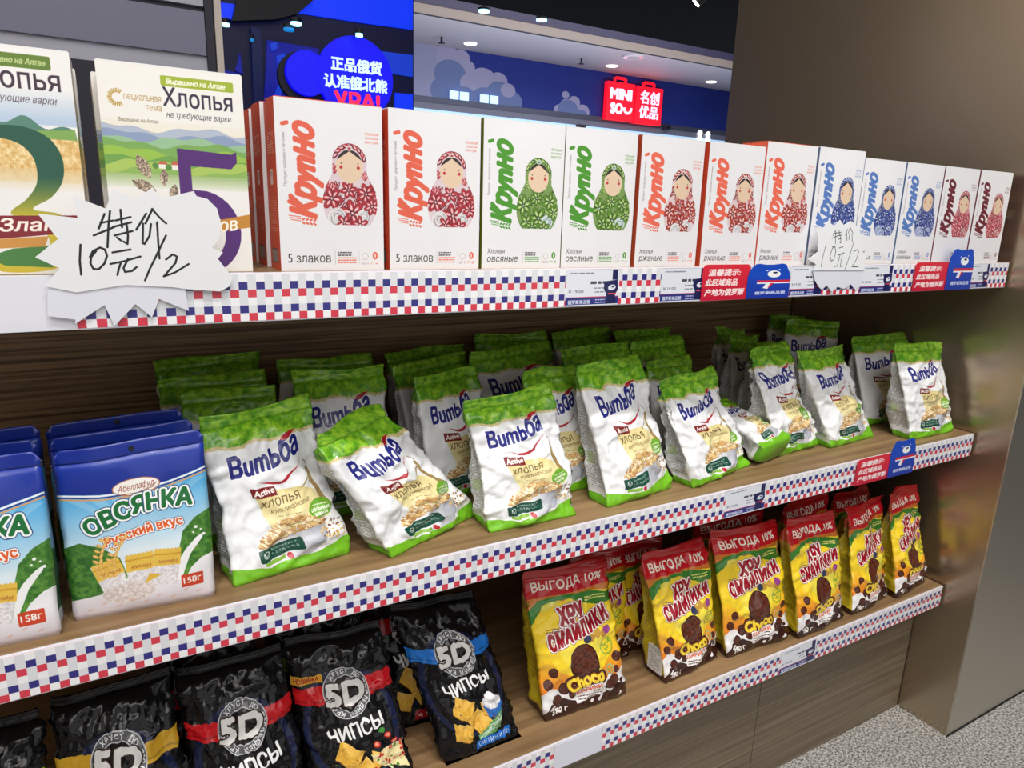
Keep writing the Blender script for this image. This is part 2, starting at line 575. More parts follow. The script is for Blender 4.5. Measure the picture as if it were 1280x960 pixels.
def flakes5():
    a = Art(134, 205, PPM, (238, 236, 232))
    a.rect(0, 125, 134, 152, grad((236, 226, 196), (236, 234, 230), 125, 158))
    hills(a, 0, 134, 145, 92)
    a.rect(0, 60, 134, 100, grad((238, 236, 234), (160, 186, 120), 84, 100))
    a.rect(0, 60, 134, 86, (238, 236, 234))
    for x, y, s in ((48, 106, 1.6), (60, 105, 2), (96, 116, 1.2), (82, 117, 1)):
        a.rect(x, y, x + 5 * s, y + 2.6 * s, (240, 236, 228)); a.poly([(x - 1, y + 2.6 * s), (x + 5 * s + 1, y + 2.6 * s), (x + 4 * s, y + 4.6 * s), (x + s, y + 4.6 * s)], (196, 96, 66))
        a.ell(x - 3, y + 2.5, 3, 3.2, (86, 140, 60))
    a.rrect(56, 187, 125, 197, 1.5, (158, 178, 44))
    a.text('Выращено на Алтае', 61, 189.5, 7, (245, 245, 230), 0.02, .3, fit=56)
    for k in range(17):
        an = math.radians(60 + k * 15)
        a.stroke([(16 + 5 * math.cos(an), 172 + 5 * math.sin(an)), (16 + 8 * math.cos(an), 172 + 8 * math.sin(an))], 1.2, (186, 150, 62))
    a.text('пециальная', 22, 171, 9, (178, 142, 72), .01, 0, fit=33)
    a.text('тема', 41, 162, 9, (178, 142, 72), .01, 0, fit=14)
    a.text('Выращено на Алтае', 15, 150, 5, (110, 90, 60), .02, .25, fit=36)
    a.text('Хлопья', 57, 168, 25, (44, 38, 62), 0.01, 0, fit=66)
    a.text('не требующие варки', 59, 157, 8.4, (70, 62, 74), 0, .3, fit=62)
    for (x, y, an, L) in ((34, 107, 2.0, 13), (52, 97, 1.5, 9), (33, 88, -.45, 12), (60, 82, 1.35, 9.5), (38, 71, -.2, 12)):
        p = []
        for s in (1, -1):
            for k in range(9):
                t = -1 + 2 * k / 8 if s == 1 else 1 - 2 * k / 8
                u = t * L; v = s * (1 - t * t) * L * .45
                p.append((x + u * math.cos(an) - v * math.sin(an), y + u * math.sin(an) + v * math.cos(an)))
        a.poly(p, mottled((70, 52, 42), (236, 216, 190), 1.1, 3))
    v = (78, 26, 112)
    arc = [(80 + 4 * math.cos(t) * 0, 0) for t in ()]
    outer = [(78, 86)] + [(84 + 40 * math.sin(t), 42 + 44 * math.cos(t)) for t in [k * math.pi / 16 for k in range(1, 15)]]
    inner = [(84 + 24 * math.sin(t), 40 + 28 * math.cos(t)) for t in [k * math.pi / 16 for k in range(14, -1, -1)]]
    a.poly([(66, 127), (119, 124), (124, 127), (124, 116), (118, 109), (78, 110)] + outer + inner + [(66, 68)], v)
    a.poly([(0, 20), (28, 28), (70, 38), (134, 48), (134, 62), (96, 54), (60, 44), (0, 34)], (196, 134, 44))
    a.text('злаков', 66, 37.5, 19, (250, 244, 232), .02, .25, .14, fit=56)
    a.lines(20, 12, 60, 3, 4, 1.3, (90, 80, 80), 8)
    return a


def flakes3():
    a = Art(134, 205, PPM, (238, 237, 236))
    a.rect(0, 138, 134, 175, grad((182, 202, 226), (238, 237, 236), 142, 172))
    pts = [(0, 120)] + [(x, 139 + 4 * math.sin(x * .09) + 3 * math.sin(x * .21 + 1)) for x in range(0, 135, 3)] + [(134, 120)]
    a.poly(pts, (84, 132, 116))
    pts = [(0, 100)] + [(x, 135 + 2 * math.sin(x * .05)) for x in range(0, 135, 3)] + [(134, 100)]
    a.poly(pts, (128, 168, 84))
    a.rect(0, 86, 134, 126, mottled((214, 168, 92), (244, 222, 170), .35, 6))
    a.rect(0, 74, 134, 98, grad((238, 237, 236), (226, 196, 138), 76, 98), .8)
    a.rect(0, 60, 134, 78, (238, 237, 236))
    a.rrect(56, 187, 118, 199, 1.5, (98, 128, 46)); a.text('Выращено на Алтае', 60, 190.5, 7, (190, 206, 140), .02, .3, fit=54)
    a.text('Хлопья', 50, 169, 26, (60, 40, 58), 0.01, 0, fit=74)
    a.text('не требующие варки', 50, 157, 9, (84, 70, 80), 0, .3, fit=70)
    g = grad((206, 186, 48), (26, 84, 66), 52, 92)
    pts = [(44, 100), (50, 112), (66, 119), (92, 120), (112, 112), (121, 96), (119, 78), (108, 64), (92, 54), (114, 50), (124, 36), (124, 22), (114, 8), (92, 2), (62, 2), (44, 10), (46, 14), (66, 10), (88, 10), (100, 18), (102, 30), (94, 42), (74, 50), (88, 62), (98, 76), (98, 94), (88, 106), (70, 110), (60, 106), (64, 98), (58, 92), (48, 92)]
    pts = [(x - 2, y * 1.13) for x, y in pts]
    a.poly(smooth(pts, 5), g)
    a.poly([(48, 16), (62, 8), (100, 6), (118, 20), (112, 28), (70, 24)], (70, 128, 60))
    a.poly([(52, 54), (126, 56), (126, 40), (52, 32), (46, 40)], (128, 22, 34))
    a.poly([(52, 32), (100, 36), (96, 26), (60, 24)], (206, 146, 66))
    a.text('Злака', 62, 40, 16, (250, 240, 232), .03, .2, .03, fit=56)
    return a


def flakes_side():
    a = Art(50, 205, 1.4, (226, 214, 200)); a.rect(0, 110, 50, 150, (190, 190, 120)); a.lines(6, 180, 44, 14, 3.2, 1, (150, 130, 110), 5)
    a.rect(0, 20, 50, 60, (196, 150, 96), .4); return a


def vitba():
    W, H = 160, 205
    a = Art(W, H, PPM, (238, 240, 243))
    # green leaf band above a torn straw edge
    a.poly([(0, 176)] + [(x, 178 + 2.2 * math.sin(x * .12) + 1.1 * math.sin(x * .5)) for x in range(0, 161, 4)] + [(160, 205), (0, 205)], (212, 196, 142))
    a.poly([(0, 181)] + [(x, 182 + 2 * math.sin(x * .12) + .8 * math.sin(x * .8)) for x in range(0, 161, 4)] + [(160, 205), (0, 205)], mottled((78, 148, 26), (156, 208, 52), .16, 2))
    # name, swoosh
    a.text('Вumьба', 24, 139, 41, (32, 38, 128), 0.028, .2, .17, fit=104, outline=((1.1, (250, 250, 252)),), curve=-5)
    a.poly([(98, 175), (108, 175), (126, 184), (113, 184), (103, 181)], (176, 34, 48))
    pts = [(55 + 70 * t, 129 + 18 * t * t - 9 * math.sin(t * math.pi)) for t in [i / 14 for i in range(15)]]
    a.poly(pts + [(x, y - 4.4 * math.sin(i / 14 * math.pi)) for i, (x, y) in reversed(list(enumerate(pts)))], (176, 34, 48))
    # straw coloured field
    a.poly([(42, 112), (76, 112), (110, 111), (128, 102), (138, 86), (146, 64), (80, 50), (64, 64), (52, 86)], grad((250, 240, 186), (228, 212, 150), 60, 112))
    a.poly([(41, 108), (75, 106), (75, 118), (41, 122)], (122, 26, 30))
    a.text('Active', 43.5, 110.5, 11, (250, 244, 240), .03, .15, .0, fit=29)
    a.text('хлопья', 50, 92, 18, (98, 70, 34), 0.0, 0, .07, fit=56)
    a.text('мультизерновые', 64, 83, 9.2, (118, 88, 48), 0.01, .1, .1, fit=56)
    a.lines(72, 78, 104, 1, 3, 1.1, (150, 130, 90), 1)
    for i in range(3): a.lines(88, 72 - i * 6, 112, 2, 2.6, 1.4, (120, 170, 60), 10 + i, 1)
    # slim straw coloured figure
    a.ell(131, 128, 3, 3.8, (150, 128, 84)); a.stroke([(131, 124), (130, 112)], 6, (176, 152, 104))
    a.stroke([(130, 112), (138, 92), (148, 78)], 6.4, (160, 132, 80)); a.stroke([(128, 122), (118, 112), (112, 108)], 1.6, (160, 138, 92)); a.stroke([(133, 122), (134, 136), (128, 142)], 1.4, (160, 138, 92))
    a.ell(134, 76, 17, 12, (112, 172, 44)); a.lines(123, 80, 146, 1, 3, 1.4, (235, 245, 215), 4, 1)
    a.text('цельных', 134, 73.5, 7.2, (246, 250, 236), .03, .1, .05, 'c', fit=26); a.text('злаков', 134, 67.5, 6.6, (246, 250, 236), .03, .1, .05, 'c', fit=20)
    # bowl of flakes
    a.poly([(38, 48), (138, 66), (135, 48), (125, 30), (102, 17), (70, 17), (48, 30)], grad((246, 246, 249), (150, 154, 168), 62, 136, 0))
    rnd = random.Random(8)
    for i in range(230):
        t = rnd.random(); x = 44 + 88 * t + rnd.uniform(-3, 3); top = 52 + 20 * math.sin(min(1, t * 1.1) * math.pi) ** .6
        y = 42 + 16 * t + rnd.random() * (top - 46) * (1 - abs(t - .5) * .7)
        c = rnd.choice(((240, 216, 166), (232, 198, 138), (246, 230, 192), (214, 172, 108), (190, 140, 84), (250, 238, 210)))
        q = rnd.uniform(-1, 1); L = rnd.uniform(3, 5.6); b = L * rnd.uniform(.4, .6); a.ell(x, y, L, b, (168, 122, 70), q); a.ell(x, y + .45, L * .93, b * .85, c, q)
    for i in range(90):
        x, y = rnd.uniform(124, 158), rnd.uniform(30, 66)
        if y > 66 - (x - 124) * .3 or y < 30 + abs(x - 146) * .5: continue
        a.ell(x, y, rnd.uniform(1, 2.6), rnd.uniform(.7, 1.3), rnd.choice(((196, 150, 70), (226, 190, 90), (120, 66, 40), (150, 110, 60), (236, 208, 130))), rnd.uniform(-1.5, 1.5))
    a.rrect(36, 25, 98, 42, 3, (18, 74, 58), 1, .07)
    a.ell(46, 32.5, 4.6, 4.6, (232, 240, 236), ring=.9); a.stroke([(42, 35), (46, 30), (50, 35)], 1, (232, 240, 236))
    a.text('Витамины B, B, E, PP', 54, 35, 4.6, (228, 238, 232), .02, 0, .07, fit=36); a.text('Fe, Zn, P, Mg, Na, Mn, Se', 54, 29, 4.8, (228, 238, 232), .02, 0, .07, fit=38)
    a.rect(42, 18, 72, 23, (140, 186, 70)); a.ell(78, 20.5, 4, 4, (190, 40, 50)); a.lines(42, 15, 72, 3, 2.2, .8, (140, 140, 140), 5)
    # green foot
    a.poly([(0, 22), (50, 15), (110, 18), (160, 31), (160, 0), (0, 0)], (118, 190, 34))
    
    return a


def vitba_side():
    a = Art(70, 205, 1.7, (222, 223, 224))
    a.rect(0, 180, 70, 205, mottled((58, 120, 26), (116, 170, 40), .16, 3)); a.rect(0, 177, 70, 181, (206, 192, 140))
    a.lines(5, 168, 65, 52, 2.8, 1.2, (104, 106, 104), 2, .86)
    a.rect(8, 60, 34, 78, (150, 176, 110), .6)
    a.rect(0, 0, 70, 14, (104, 172, 34)); return a


def pouch():
    W, H = 148, 190
    a = Art(W, H, PPM, (150, 200, 236))
    a.rect(0, 30, W, H, grad((226, 240, 248), (86, 176, 232), 78, 150))
    for k in range(7):
        x = 10 + k * 22; a.poly([(74, 100), (x - 8, 152), (x + 6, 152)], (190, 224, 244), .35)
    # hills
    a.poly([(0, 20), (0, 92), (14, 96), (34, 88), (52, 72), (60, 40), (50, 20)], mottled((38, 92, 34), (88, 142, 56), .25, 4))
    a.poly([(148, 20), (148, 112), (132, 104), (118, 90), (110, 60), (112, 24)], mottled((46, 104, 36), (96, 150, 60), .25, 5))
    # milk
    a.poly([(112, 30), (124, 60), (138, 78), (140, 84), (132, 80), (120, 68), (108, 50), (98, 30)], (246, 247, 249))
    for (x, y, r) in ((132, 92, 1.8), (137, 88, 1.1), (129, 86, 1.2), (140, 82, 1.6), (28, 60, 2.6), (33, 54, 1.6), (38, 46, 2)): a.ell(x, y, r, r, (246, 247, 249))
    a.poly([(0, 0), (148, 0), (148, 58), (136, 54), (124, 44), (116, 30), (100, 34), (66, 36), (52, 50), (42, 40), (30, 30), (0, 26)], grad((222, 214, 222), (240, 240, 244), 8, 40))
    # blue header
    a.poly([(0, 156), (40, 150), (74, 149), (108, 153), (148, 163), (148, 190), (0, 190)], grad((22, 44, 142), (30, 60, 168), 150, 190))
    for dy, wd, c in ((-1.5, 2, (246, 246, 248)), (-3.6, 1.6, (26, 48, 140)), (-6, 1.8, (216, 160, 104))):
        a.stroke([(0, 156 + dy), (40, 150 + dy), (74, 149 + dy), (108, 153 + dy), (148, 163 + dy)], wd, c)
    a.ell(76, 153, 24, 10, (178, 110, 70)); a.ell(76, 153, 22.8, 9, (246, 243, 240))
    a.text('Абеллафуд', 76, 150, 10, (146, 66, 40), .005, .35, .06, 'c', fit=37)
    a.stroke([(60, 146), (76, 145.5), (92, 149), (96, 154)], .8, (146, 66, 40))
    for s, x, y, r in zip('ОВСЯНКА', (33, 48, 62, 77, 92, 107, 122), (106, 112, 118, 122, 123, 123, 122), (.42, .28, .16, .05, 0, -.06, -.1)):
        a.text(s, x, y, 27 if s != 'О' else 25, (22, 110, 54), .045, 0, r, 'c', sx=.93, outline=((3.0, (20, 60, 110)), (2.1, (250, 251, 252))))
    a.text('Русский вкус', 40, 87, 14.5, (226, 90, 34), .03, 0, .15, fit=80, outline=((1.9, (40, 70, 120)), (1.3, (250, 251, 252))), curve=3)
    # sachets and ears of grain
    for (x, y, r) in ((44, 44, .28), (72, 46, .02), (98, 46, -.12)):
        def T(px, py): return (x + px * math.cos(r) - py * math.sin(r), y + px * math.sin(r) + py * math.cos(r))
        a.poly([T(px, py) for px, py in ((-14, -18), (12, -18), (14, 26), (-15, 26))], mottled((206, 200, 206), (246, 243, 243), .5, 7))
        a.poly([T(px, py) for px, py in [(-15, 6), (14, 6)] + [(14 - i * 2, 26 + (i % 2) * 1.4) for i in range(15)]], (232, 192, 78))
        a.poly([T(px, py) for px, py in ((-15, 19), (14, 19), (14, 21), (-15, 21))], (212, 160, 50))
        q = T(-10, 9); a.text('Абеллафуд', q[0], q[1], 6, (158, 66, 40), .01, .35, r, fit=21)
    for bx, tx in ((48, 58), (38, 40)):
        for i in range(8):
            t = i / 7; x = bx - 4 + (tx - bx + 4) * t - 6 * math.sin(t * 3); y = 52 + 44 * t
            for s in (-1, 1): a.ell(x + s * 2.6, y, 3.6, 1.7, (222, 168, 84), .9 * s + .3); a.ell(x + s * 2.6, y, 2.6, .7, (244, 206, 130), .9 * s + .3)
    a.ell(58, 27, 27, 12, mottled((204, 186, 178), (240, 234, 232), .5, 3))
    a.poly([(74, 34), (92, 42), (80, 46)], (230, 186, 70))
    a.rrect(112, 20, 136, 36, 1.5, (206, 66, 36)); a.text('158г', 114.5, 24.5, 10.5, (250, 244, 240), .02, 0, .03, fit=19)
    for i in range(9): a.ell(18 + i * 14, 12 + (i % 2) * 5, 3.2, 1.1, (226, 178, 160), .3, .7)
    return a


def pouch_side():
    a = Art(60, 190, 1.4, (120, 160, 196)); a.rect(0, 150, 60, 190, (22, 44, 142)); a.rect(0, 20, 60, 90, (60, 96, 70)); a.rect(0, 0, 60, 20, (196, 204, 214)); return a


def choco():
    W, H = 176, 250
    a = Art(W, H, PPM, (246, 206, 34))
    a.rect(0, 0, W, H, lambda X, Y: np.where((((X - 90) / 95) ** 2 + ((Y - 130) / 105) ** 2)[..., None] < 1,
           np.array((250, 216, 44), np.float32), np.array((250, 216, 44), np.float32)) * 1.0)
    a.rect(0, 30, W, 120, grad((232, 112, 34), (250, 214, 44), 40, 116))
    a.ell(94, 128, 74, 60, (252, 218, 48)); a.ell(92, 126, 50, 44, (254, 232, 80))
    a.poly([(0, 182), (34, 200), (80, 208), (130, 214), (176, 210), (176, 250), (0, 250)], (206, 120, 40))
    a.poly([(0, 172), (20, 194), (56, 208), (84, 208), (110, 196), (140, 186), (176, 186), (176, 204), (130, 214), (70, 216), (20, 210), (0, 196)], (58, 128, 44))
    a.poly([(20, 190), (60, 204), (90, 202), (60, 208), (26, 202)], (228, 214, 70))
    a.lines(116, 202, 160, 2, 5, 2.4, (230, 222, 120), 3, 1)
    a.poly([(0, 214), (176, 222), (176, 250), (0, 250)], (196, 22, 32))
    a.text('ВЫГОДА 10%', 14, 226, 21, (250, 240, 226), .03, 0, .03, fit=146)
    R_ = (156, 12, 34)
    a.text('ХРУ', 56, 165, 38, R_, .05, .1, .14, fit=54, outline=((3.4, (120, 20, 50)), (2.6, (250, 246, 240))), sx=.8)
    for s, x, y, r in zip('СМАЙЛИКИ', (33, 50, 67, 84, 101, 118, 136, 155), (126, 130, 134, 139, 144, 148, 152, 157), (.15, .1, .1, .15, .18, .2, .2, .22)):
        a.text(s, x, y, 36, R_, .05, 0, r, 'c', sx=.6, outline=((3.0, (120, 20, 50)), (2.2, (250, 246, 240))))
    a.lines(24, 160, 50, 2, 4, 1.6, (120, 80, 30), 5, 1)
    for i, (x, c) in enumerate(((112, (196, 150, 60)), (128, (206, 160, 70)), (144, (190, 140, 60)), (152, (150, 70, 140)), (103, (50, 60, 90)))): a.ell(x, 134 + i % 2 * 5, 8.5, 8, c)
    a.ell(148, 108, 16, 16, (70, 150, 60), ring=1.4); a.ell(148, 108, 13.6, 13.6, (70, 150, 60), ring=.7)
    a.text('NATUR', 148, 110, 8, (60, 140, 56), .02, 0, .3, 'c', fit=22); a.text('VIT', 148, 101, 8, (60, 140, 56), .02, 0, .3, 'c', fit=12)
    # one big cocoa ball and loose ones
    a.ell(92, 92, 30, 36, (52, 22, 16), .15); a.ell(92, 94, 27, 32, mottled((66, 28, 18), (112, 54, 36), .3, 6), .15)
    # milk and chocolate
    rnd = random.Random(5)
    a.poly([(0, 50), (18, 60), (34, 52), (46, 62), (60, 48), (120, 44), (140, 58), (156, 52), (176, 62), (176, 0), (0, 0)], (240, 238, 240))
    a.poly([(0, 14), (16, 30), (32, 24), (40, 36), (60, 28), (74, 20), (100, 24), (118, 34), (136, 26), (150, 38), (176, 28), (176, 0), (0, 0)], (54, 24, 18))
    for i in range(14): a.ell(rnd.uniform(8, 170), rnd.uniform(14, 40), rnd.uniform(3, 9), rnd.uniform(2, 4), (240, 238, 240) if i % 2 else (60, 28, 20), rnd.uniform(-1, 1))
    for (x, y, r) in ((14, 66, 9), (26, 86, 9), (44, 52, 11), (28, 34, 10), (150, 44, 11), (166, 84, 9), (138, 40, 9), (60, 40, 9), (160, 62, 7)):
        a.ell(x, y, r, r, (46, 20, 16)); a.ell(x, y, r * .86, r * .86, mottled((62, 26, 18), (104, 52, 36), .5, int(x)))
    a.text('Choco', 92, 50, 30, (250, 216, 60), .05, .05, .12, 'c', fit=76, outline=((5, (60, 26, 16)), (2, (110, 56, 20))))
    a.text('ШАРИКИ', 95, 37, 11.5, (226, 90, 44), .03, 0, .1, 'c', fit=52, outline=((2.2, (246, 244, 244)),))
    a.rrect(66, 22, 130, 33, 2, (246, 244, 244), 1, .1); a.lines(70, 28, 124, 2, 5, 2.2, (90, 60, 60), 7, 1)
    a.ell(146, 66, 9, 9, (110, 200, 170), ring=1.6); a.stroke([(142, 68), (146, 62), (151, 69)], 1.6, (70, 170, 120))
    a.text('370 г', 16, 10, 14, (250, 246, 240), .03, 0, .05, fit=32)
    return a


def choco_side():
    a = Art(80, 250, 1.5, (196, 172, 40)); a.rect(0, 218, 80, 250, (170, 60, 28)); a.rect(0, 190, 80, 218, (150, 120, 36))
    a.lines(8, 186, 72, 42, 3.2, 1.2, (112, 96, 20), 4, .85)
    a.rect(0, 0, 80, 16, (54, 26, 18)); return a


def chips(band, label, extra, lcol, novelty=False, top=None, seed=0):
    W, H = 145, 235
    a = Art(W, H, PPM, (16, 15, 18)); rnd = random.Random(seed)
    a.ell(72, 118, 68, 84, (28, 36, 74), ring=9, alpha=.8)
    a.rect(0, 158, W, 181, band)
    a.rect(0, 162, W, 164, tuple(int(c * .8) for c in band))
    if novelty: a.rect(0, 186, 44, 197, (214, 160, 52)); a.text('НОВИНКА', 4, 188, 9, (150, 20, 28), .03, .1, fit=34)
    cx, cy = 74, 168
    G = (206, 206, 210)
    a.ell(cx, cy, 34, 34, G); a.ell(cx, cy, 32.6, 32.6, (34, 34, 38)); a.ell(cx, cy, 32.6, 32.6, (150, 150, 156), alpha=.5)
    a.ell(cx, cy, 23, 23, G); a.ell(cx, cy, 21.8, 21.8, (22, 18, 20))
    a.ringtext('ХРУСТ ДО ПОСЛЕДНЕЙ КРОШКИ •', cx, cy, 25.2, 8, (238, 238, 240), 130, -205, .03)
    a.text('5D', cx - 2, cy - 14, 40, (226, 224, 222), .05, .12, .05, 'c', fit=58, outline=((1.6, (44, 22, 20)),))
    a.text('ЧИПСЫ', 78, 110, 25, (240, 240, 240), .03, 0, .13, 'c', fit=82)
    ys = ((236, 190, 86), (222, 166, 58), (246, 208, 116), (210, 150, 50))
    for (x, y, r, L) in ((58, 84, .1, 23), (80, 56, -.3, 23), (46, 46, .35, 21), (102, 70, .5, 17)):
        p = [(x + L * math.cos(r + k * math.pi / 2 + .3 * math.sin(k)), y + L * math.sin(r + k * math.pi / 2)) for k in range(4)]
        a.poly([(px, py - 1.6) for px, py in p], (150, 96, 30)); a.poly(p, mottled(ys[0], ys[1], .3, int(x)))
        a.stroke([p[0], p[1]], .8, ys[2]); a.poly([p[0], p[1], ((p[0][0] + p[2][0]) / 2, (p[0][1] + p[2][1]) / 2)], ys[2], .35)
    if extra == 'cream':
        a.ell(110, 76, 17, 12, (70, 120, 186)); a.poly([(94, 76), (126, 76), (122, 56), (98, 56)], (52, 110, 190))
        a.ell(110, 82, 17, 12, mottled((190, 190, 196), (246, 246, 248), .2, 3)); a.ell(108, 92, 8, 6, (240, 240, 244))
        for k in range(12): a.stroke([(70, 20 + k * 1.2), (112 + k, 34 + k * 2.6)], 1.5, rnd.choice(((90, 160, 90), (200, 226, 200), (120, 186, 110))))
    elif extra == 'pizza':
        a.poly([(88, 80), (138, 84), (140, 40), (106, 52)], (244, 226, 170))
        for k in range(46): a.ell(rnd.uniform(92, 138), rnd.uniform(46, 84), rnd.uniform(1.5, 4), rnd.uniform(1, 2), rnd.choice(((206, 40, 34), (72, 140, 50), (250, 240, 200), (240, 220, 150), (230, 90, 70))), rnd.uniform(-2, 2))
        for x, y in ((100, 92), (118, 100), (126, 88)): a.ell(x, y, 5, 4.4, (200, 36, 30)); a.ell(x, y, 3.4, 2.6, (240, 150, 120))
        a.ell(112, 108, 5, 3, (60, 130, 50)); a.stroke([(98, 30), (128, 38)], 5, (80, 140, 70))
    elif extra == 'cheese':
        a.poly([(92, 84), (112, 104), (134, 92), (136, 52), (104, 56)], (240, 206, 110)); a.poly([(92, 84), (112, 104), (134, 92), (114, 76)], (250, 228, 160))
        for x, y in ((120, 70), (112, 62), (128, 80)): a.ell(x, y, 3, 2.4, (206, 160, 60))
        a.ell(124, 34, 10, 5, (60, 130, 60), .5)
    elif extra == 'bacon':
        a.ell(112, 76, 20, 13, (200, 200, 206)); a.ell(112, 78, 16, 10, (246, 244, 240)); a.ell(116, 70, 7, 4, (186, 70, 60))
        a.ell(126, 44, 12, 5, (66, 140, 60), .6); a.ell(112, 40, 10, 4, (86, 160, 70), -.4)
    a.poly([(58, 12), (132, 12), (132, 27), (64, 27)], lcol); a.text(label, 98, 16, 9.5, (245, 245, 245), .01, 0, 0, 'c', fit=64)
    for k in range(26): a.ell(rnd.uniform(0, W), rnd.uniform(30, 100), rnd.uniform(.5, 1.2), rnd.uniform(.5, 1.2), rnd.choice(((70, 110, 50), (60, 60, 80), (140, 50, 40))))
    return a


def chip_back():
    a = Art(80, 235, 1.2, (15, 14, 17)); a.lines(10, 160, 70, 20, 3, 1, (70, 70, 74), 6); return a


BLU = (24, 52, 150)


def price_tag():
    a = Art(58, 46, 4, (226, 230, 240))
    a.rect(0, 45, 58, 46, (190, 195, 205))
    a.lines(4, 40, 30, 1, 3, 1.8, (130, 134, 150), 4, 1); a.lines(26, 27, 44, 1, 3, 3.4, (70, 72, 90), 9, 1)
    a.lines(30, 21, 42, 2, 5, 1.4, (120, 122, 140), 5, 1)
    a.text('￥19.00', 2.5, 16, 5.4, (50, 50, 70), .01)
    a.rect(0, 10, 58, 11, (200, 60, 80)); a.rect(0, 0, 58, 10, (40, 50, 128))
    a.text('俄罗斯商品馆', 2.5, 2.4, 5.6, (220, 224, 240), .02, 0, 0, fit=24); a.lines(32, 6, 44, 2, 3.4, 1.4, (200, 204, 230), 3, 1)
    a.poly([(43, 0), (44, 14), (41, 20), (41, 30), (56, 32), (57, 20), (54, 12), (56, 0)], (26, 30, 84))
    a.rect(50, 32, 56, 45, (26, 30, 84)); a.ell(50, 22, 4.4, 3.6, (220, 224, 236), .4); a.ell(51, 23, 1.4, 1.1, (26, 30, 84))
    a.rect(46, 13, 55, 15, (210, 70, 80))
    return a


def notice_red():
    a = Art(60, 54, 4, (206, 30, 56))
    a.rect(0, 0, 60, 54, grad((196, 26, 56), (222, 44, 62), 0, 54))
    for i, t in enumerate(('温馨提示:', '此区域商品', '产地为俄罗斯')):
        a.text(t, 7 if i == 0 else 4, 38 - i * 15, 11, (250, 232, 232), .035, .15, 0, 'l', fit=40 if i < 2 else 50)
    return a


def notice_blue():
    a = Art(42, 80, 4, (24, 74, 190))
    a.rect(0, 0, 42, 46, grad((30, 54, 160), (26, 70, 184), 0, 46))
    a.rect(9, 37, 42, 42, (206, 40, 60)); a.rect(9, 34, 42, 37, (240, 240, 246)); a.poly([(18, 35), (26, 35), (20, 22), (15, 24)], (240, 240, 246)); a.poly([(22, 35), (26, 35), (20, 22)], (206, 40, 60))
    a.text('俄罗斯商品馆', 23, 10, 7.5, (225, 230, 246), .02, 0, 0, 'c', fit=30)
    a.ell(25, 56, 6.5, 8, (244, 246, 250), .15); a.ell(26, 59, 2.4, 2, (24, 30, 70)); a.ell(18, 64, 1, 1, (240, 244, 250)); a.ell(30, 66, 1, 1, (240, 244, 250))
    return a


def check_strip():
    """one repeat: 2 squares wide, 6 rows"""
    a = Art(18, 51, 4, (240, 241, 246)); s = 9; h = 8.5
    g = (223, 225, 231)
    B = (46, 42, 128); R_ = (214, 58, 78)
    for r, (c0, c1) in enumerate(((R_, (244, 244, 248)), (g, B), ((242, 243, 247), g), (R_, g), (g, B), (g, (242, 243, 247)))):
        a.rect(0, r * h, s, r * h + h, c0); a.rect(s, r * h, 2 * s, r * h + h, c1)
    return a


def sign_text(strokes, w, h, wd, tape=None):
    a = Art(w, h, 4, (232, 234, 238))
    if tape: a.rect(*tape, (214, 216, 212), .8)
    for s in strokes:
        a.stroke(s, wd, (24, 24, 28))
    return a
# ------------------------------------------------------------------ structure: floor, ceiling, steel column
m_floor = mat('terrazzo', (96, 94, 92), .45, noise=((190, 190, 190), (.4, .6), (206, 204, 200)))
m_ceiling = mat('black_ceiling', (9, 9, 16), .8)
m_steel = bpy.data.materials.new('brushed_bronze_steel'); m_steel.use_nodes = True
_b = m_steel.node_tree.nodes['Principled BSDF']
_b.inputs['Base Color'].default_value = (lin(176), lin(160), lin(138), 1)
_b.inputs['Metallic'].default_value = .85; _b.inputs['Roughness'].default_value = 0.25
add_bump(m_steel.node_tree, _b, 3.0, 0.12, 2, (1, 1, .6))
m_steel_front = mat('satin_steel', (205, 199, 188), .42, 1.0, bump=(6, .04, 2))
m_wood_dark = mat('smoked_oak', (92, 70, 46), .5, noise=((2.2, 60, 190), (.36, .64), (170, 136, 98)), bump=(240, .06, 3))
m_wood = mat('shelf_oak', (112, 86, 58), .45, noise=((2.6, 60, 130), (.3, .72), (164, 132, 94)), bump=(200, .05, 3))
m_plinth = mat('plinth_oak', (92, 80, 64), .5, noise=((3, 60, 150), (.3, .7), (130, 115, 94)))
m_black = mat('black_trim', (14, 13, 13), .5)
m_rail = mat('white_plastic_rail', (226, 227, 238), .25, coat=.4)
m_edge = mat('pale_wood_edge', (190, 170, 138), .5)
XC = 1.7096                                     # left face of the steel column
fl = box('floor', (-4, -6, -.05), (12, 12, 0), m_floor); tag(fl, kind='structure')
ce = box('ceiling', (-4, -6, 4.6), (12, 14, 4.65), m_ceiling); tag(ce, kind='structure')
m_wall = mat('shop_wall', (150, 146, 142), .7)
for n_, lo, hi in (('wall_left', (-4.05, -6, 0), (-4, 12, 4.6)), ('wall_front', (-4, -6.05, 0), (12, -6, 4.6))):
    tag(box(n_, lo, hi, m_wall), kind='structure')
cl = empty('trim_1', (XC, -.0705, 0)); tag(cl, 'tall bronze mirror steel column at the right end of the shelves', kind='structure')
box('core', (0.004, .004, 0), (.9, .946, 4.6), m_black, cl)
box('side_panel', (0, .0, 0), (.004, .95, 4.6), m_steel, cl)
box('front_panel', (.0, -.003, 0), (.9, .0, 4.6), m_steel_front, cl)
box('base_seal', (-.002, -.005, 0), (.9, -.003, .004), m_black, cl)

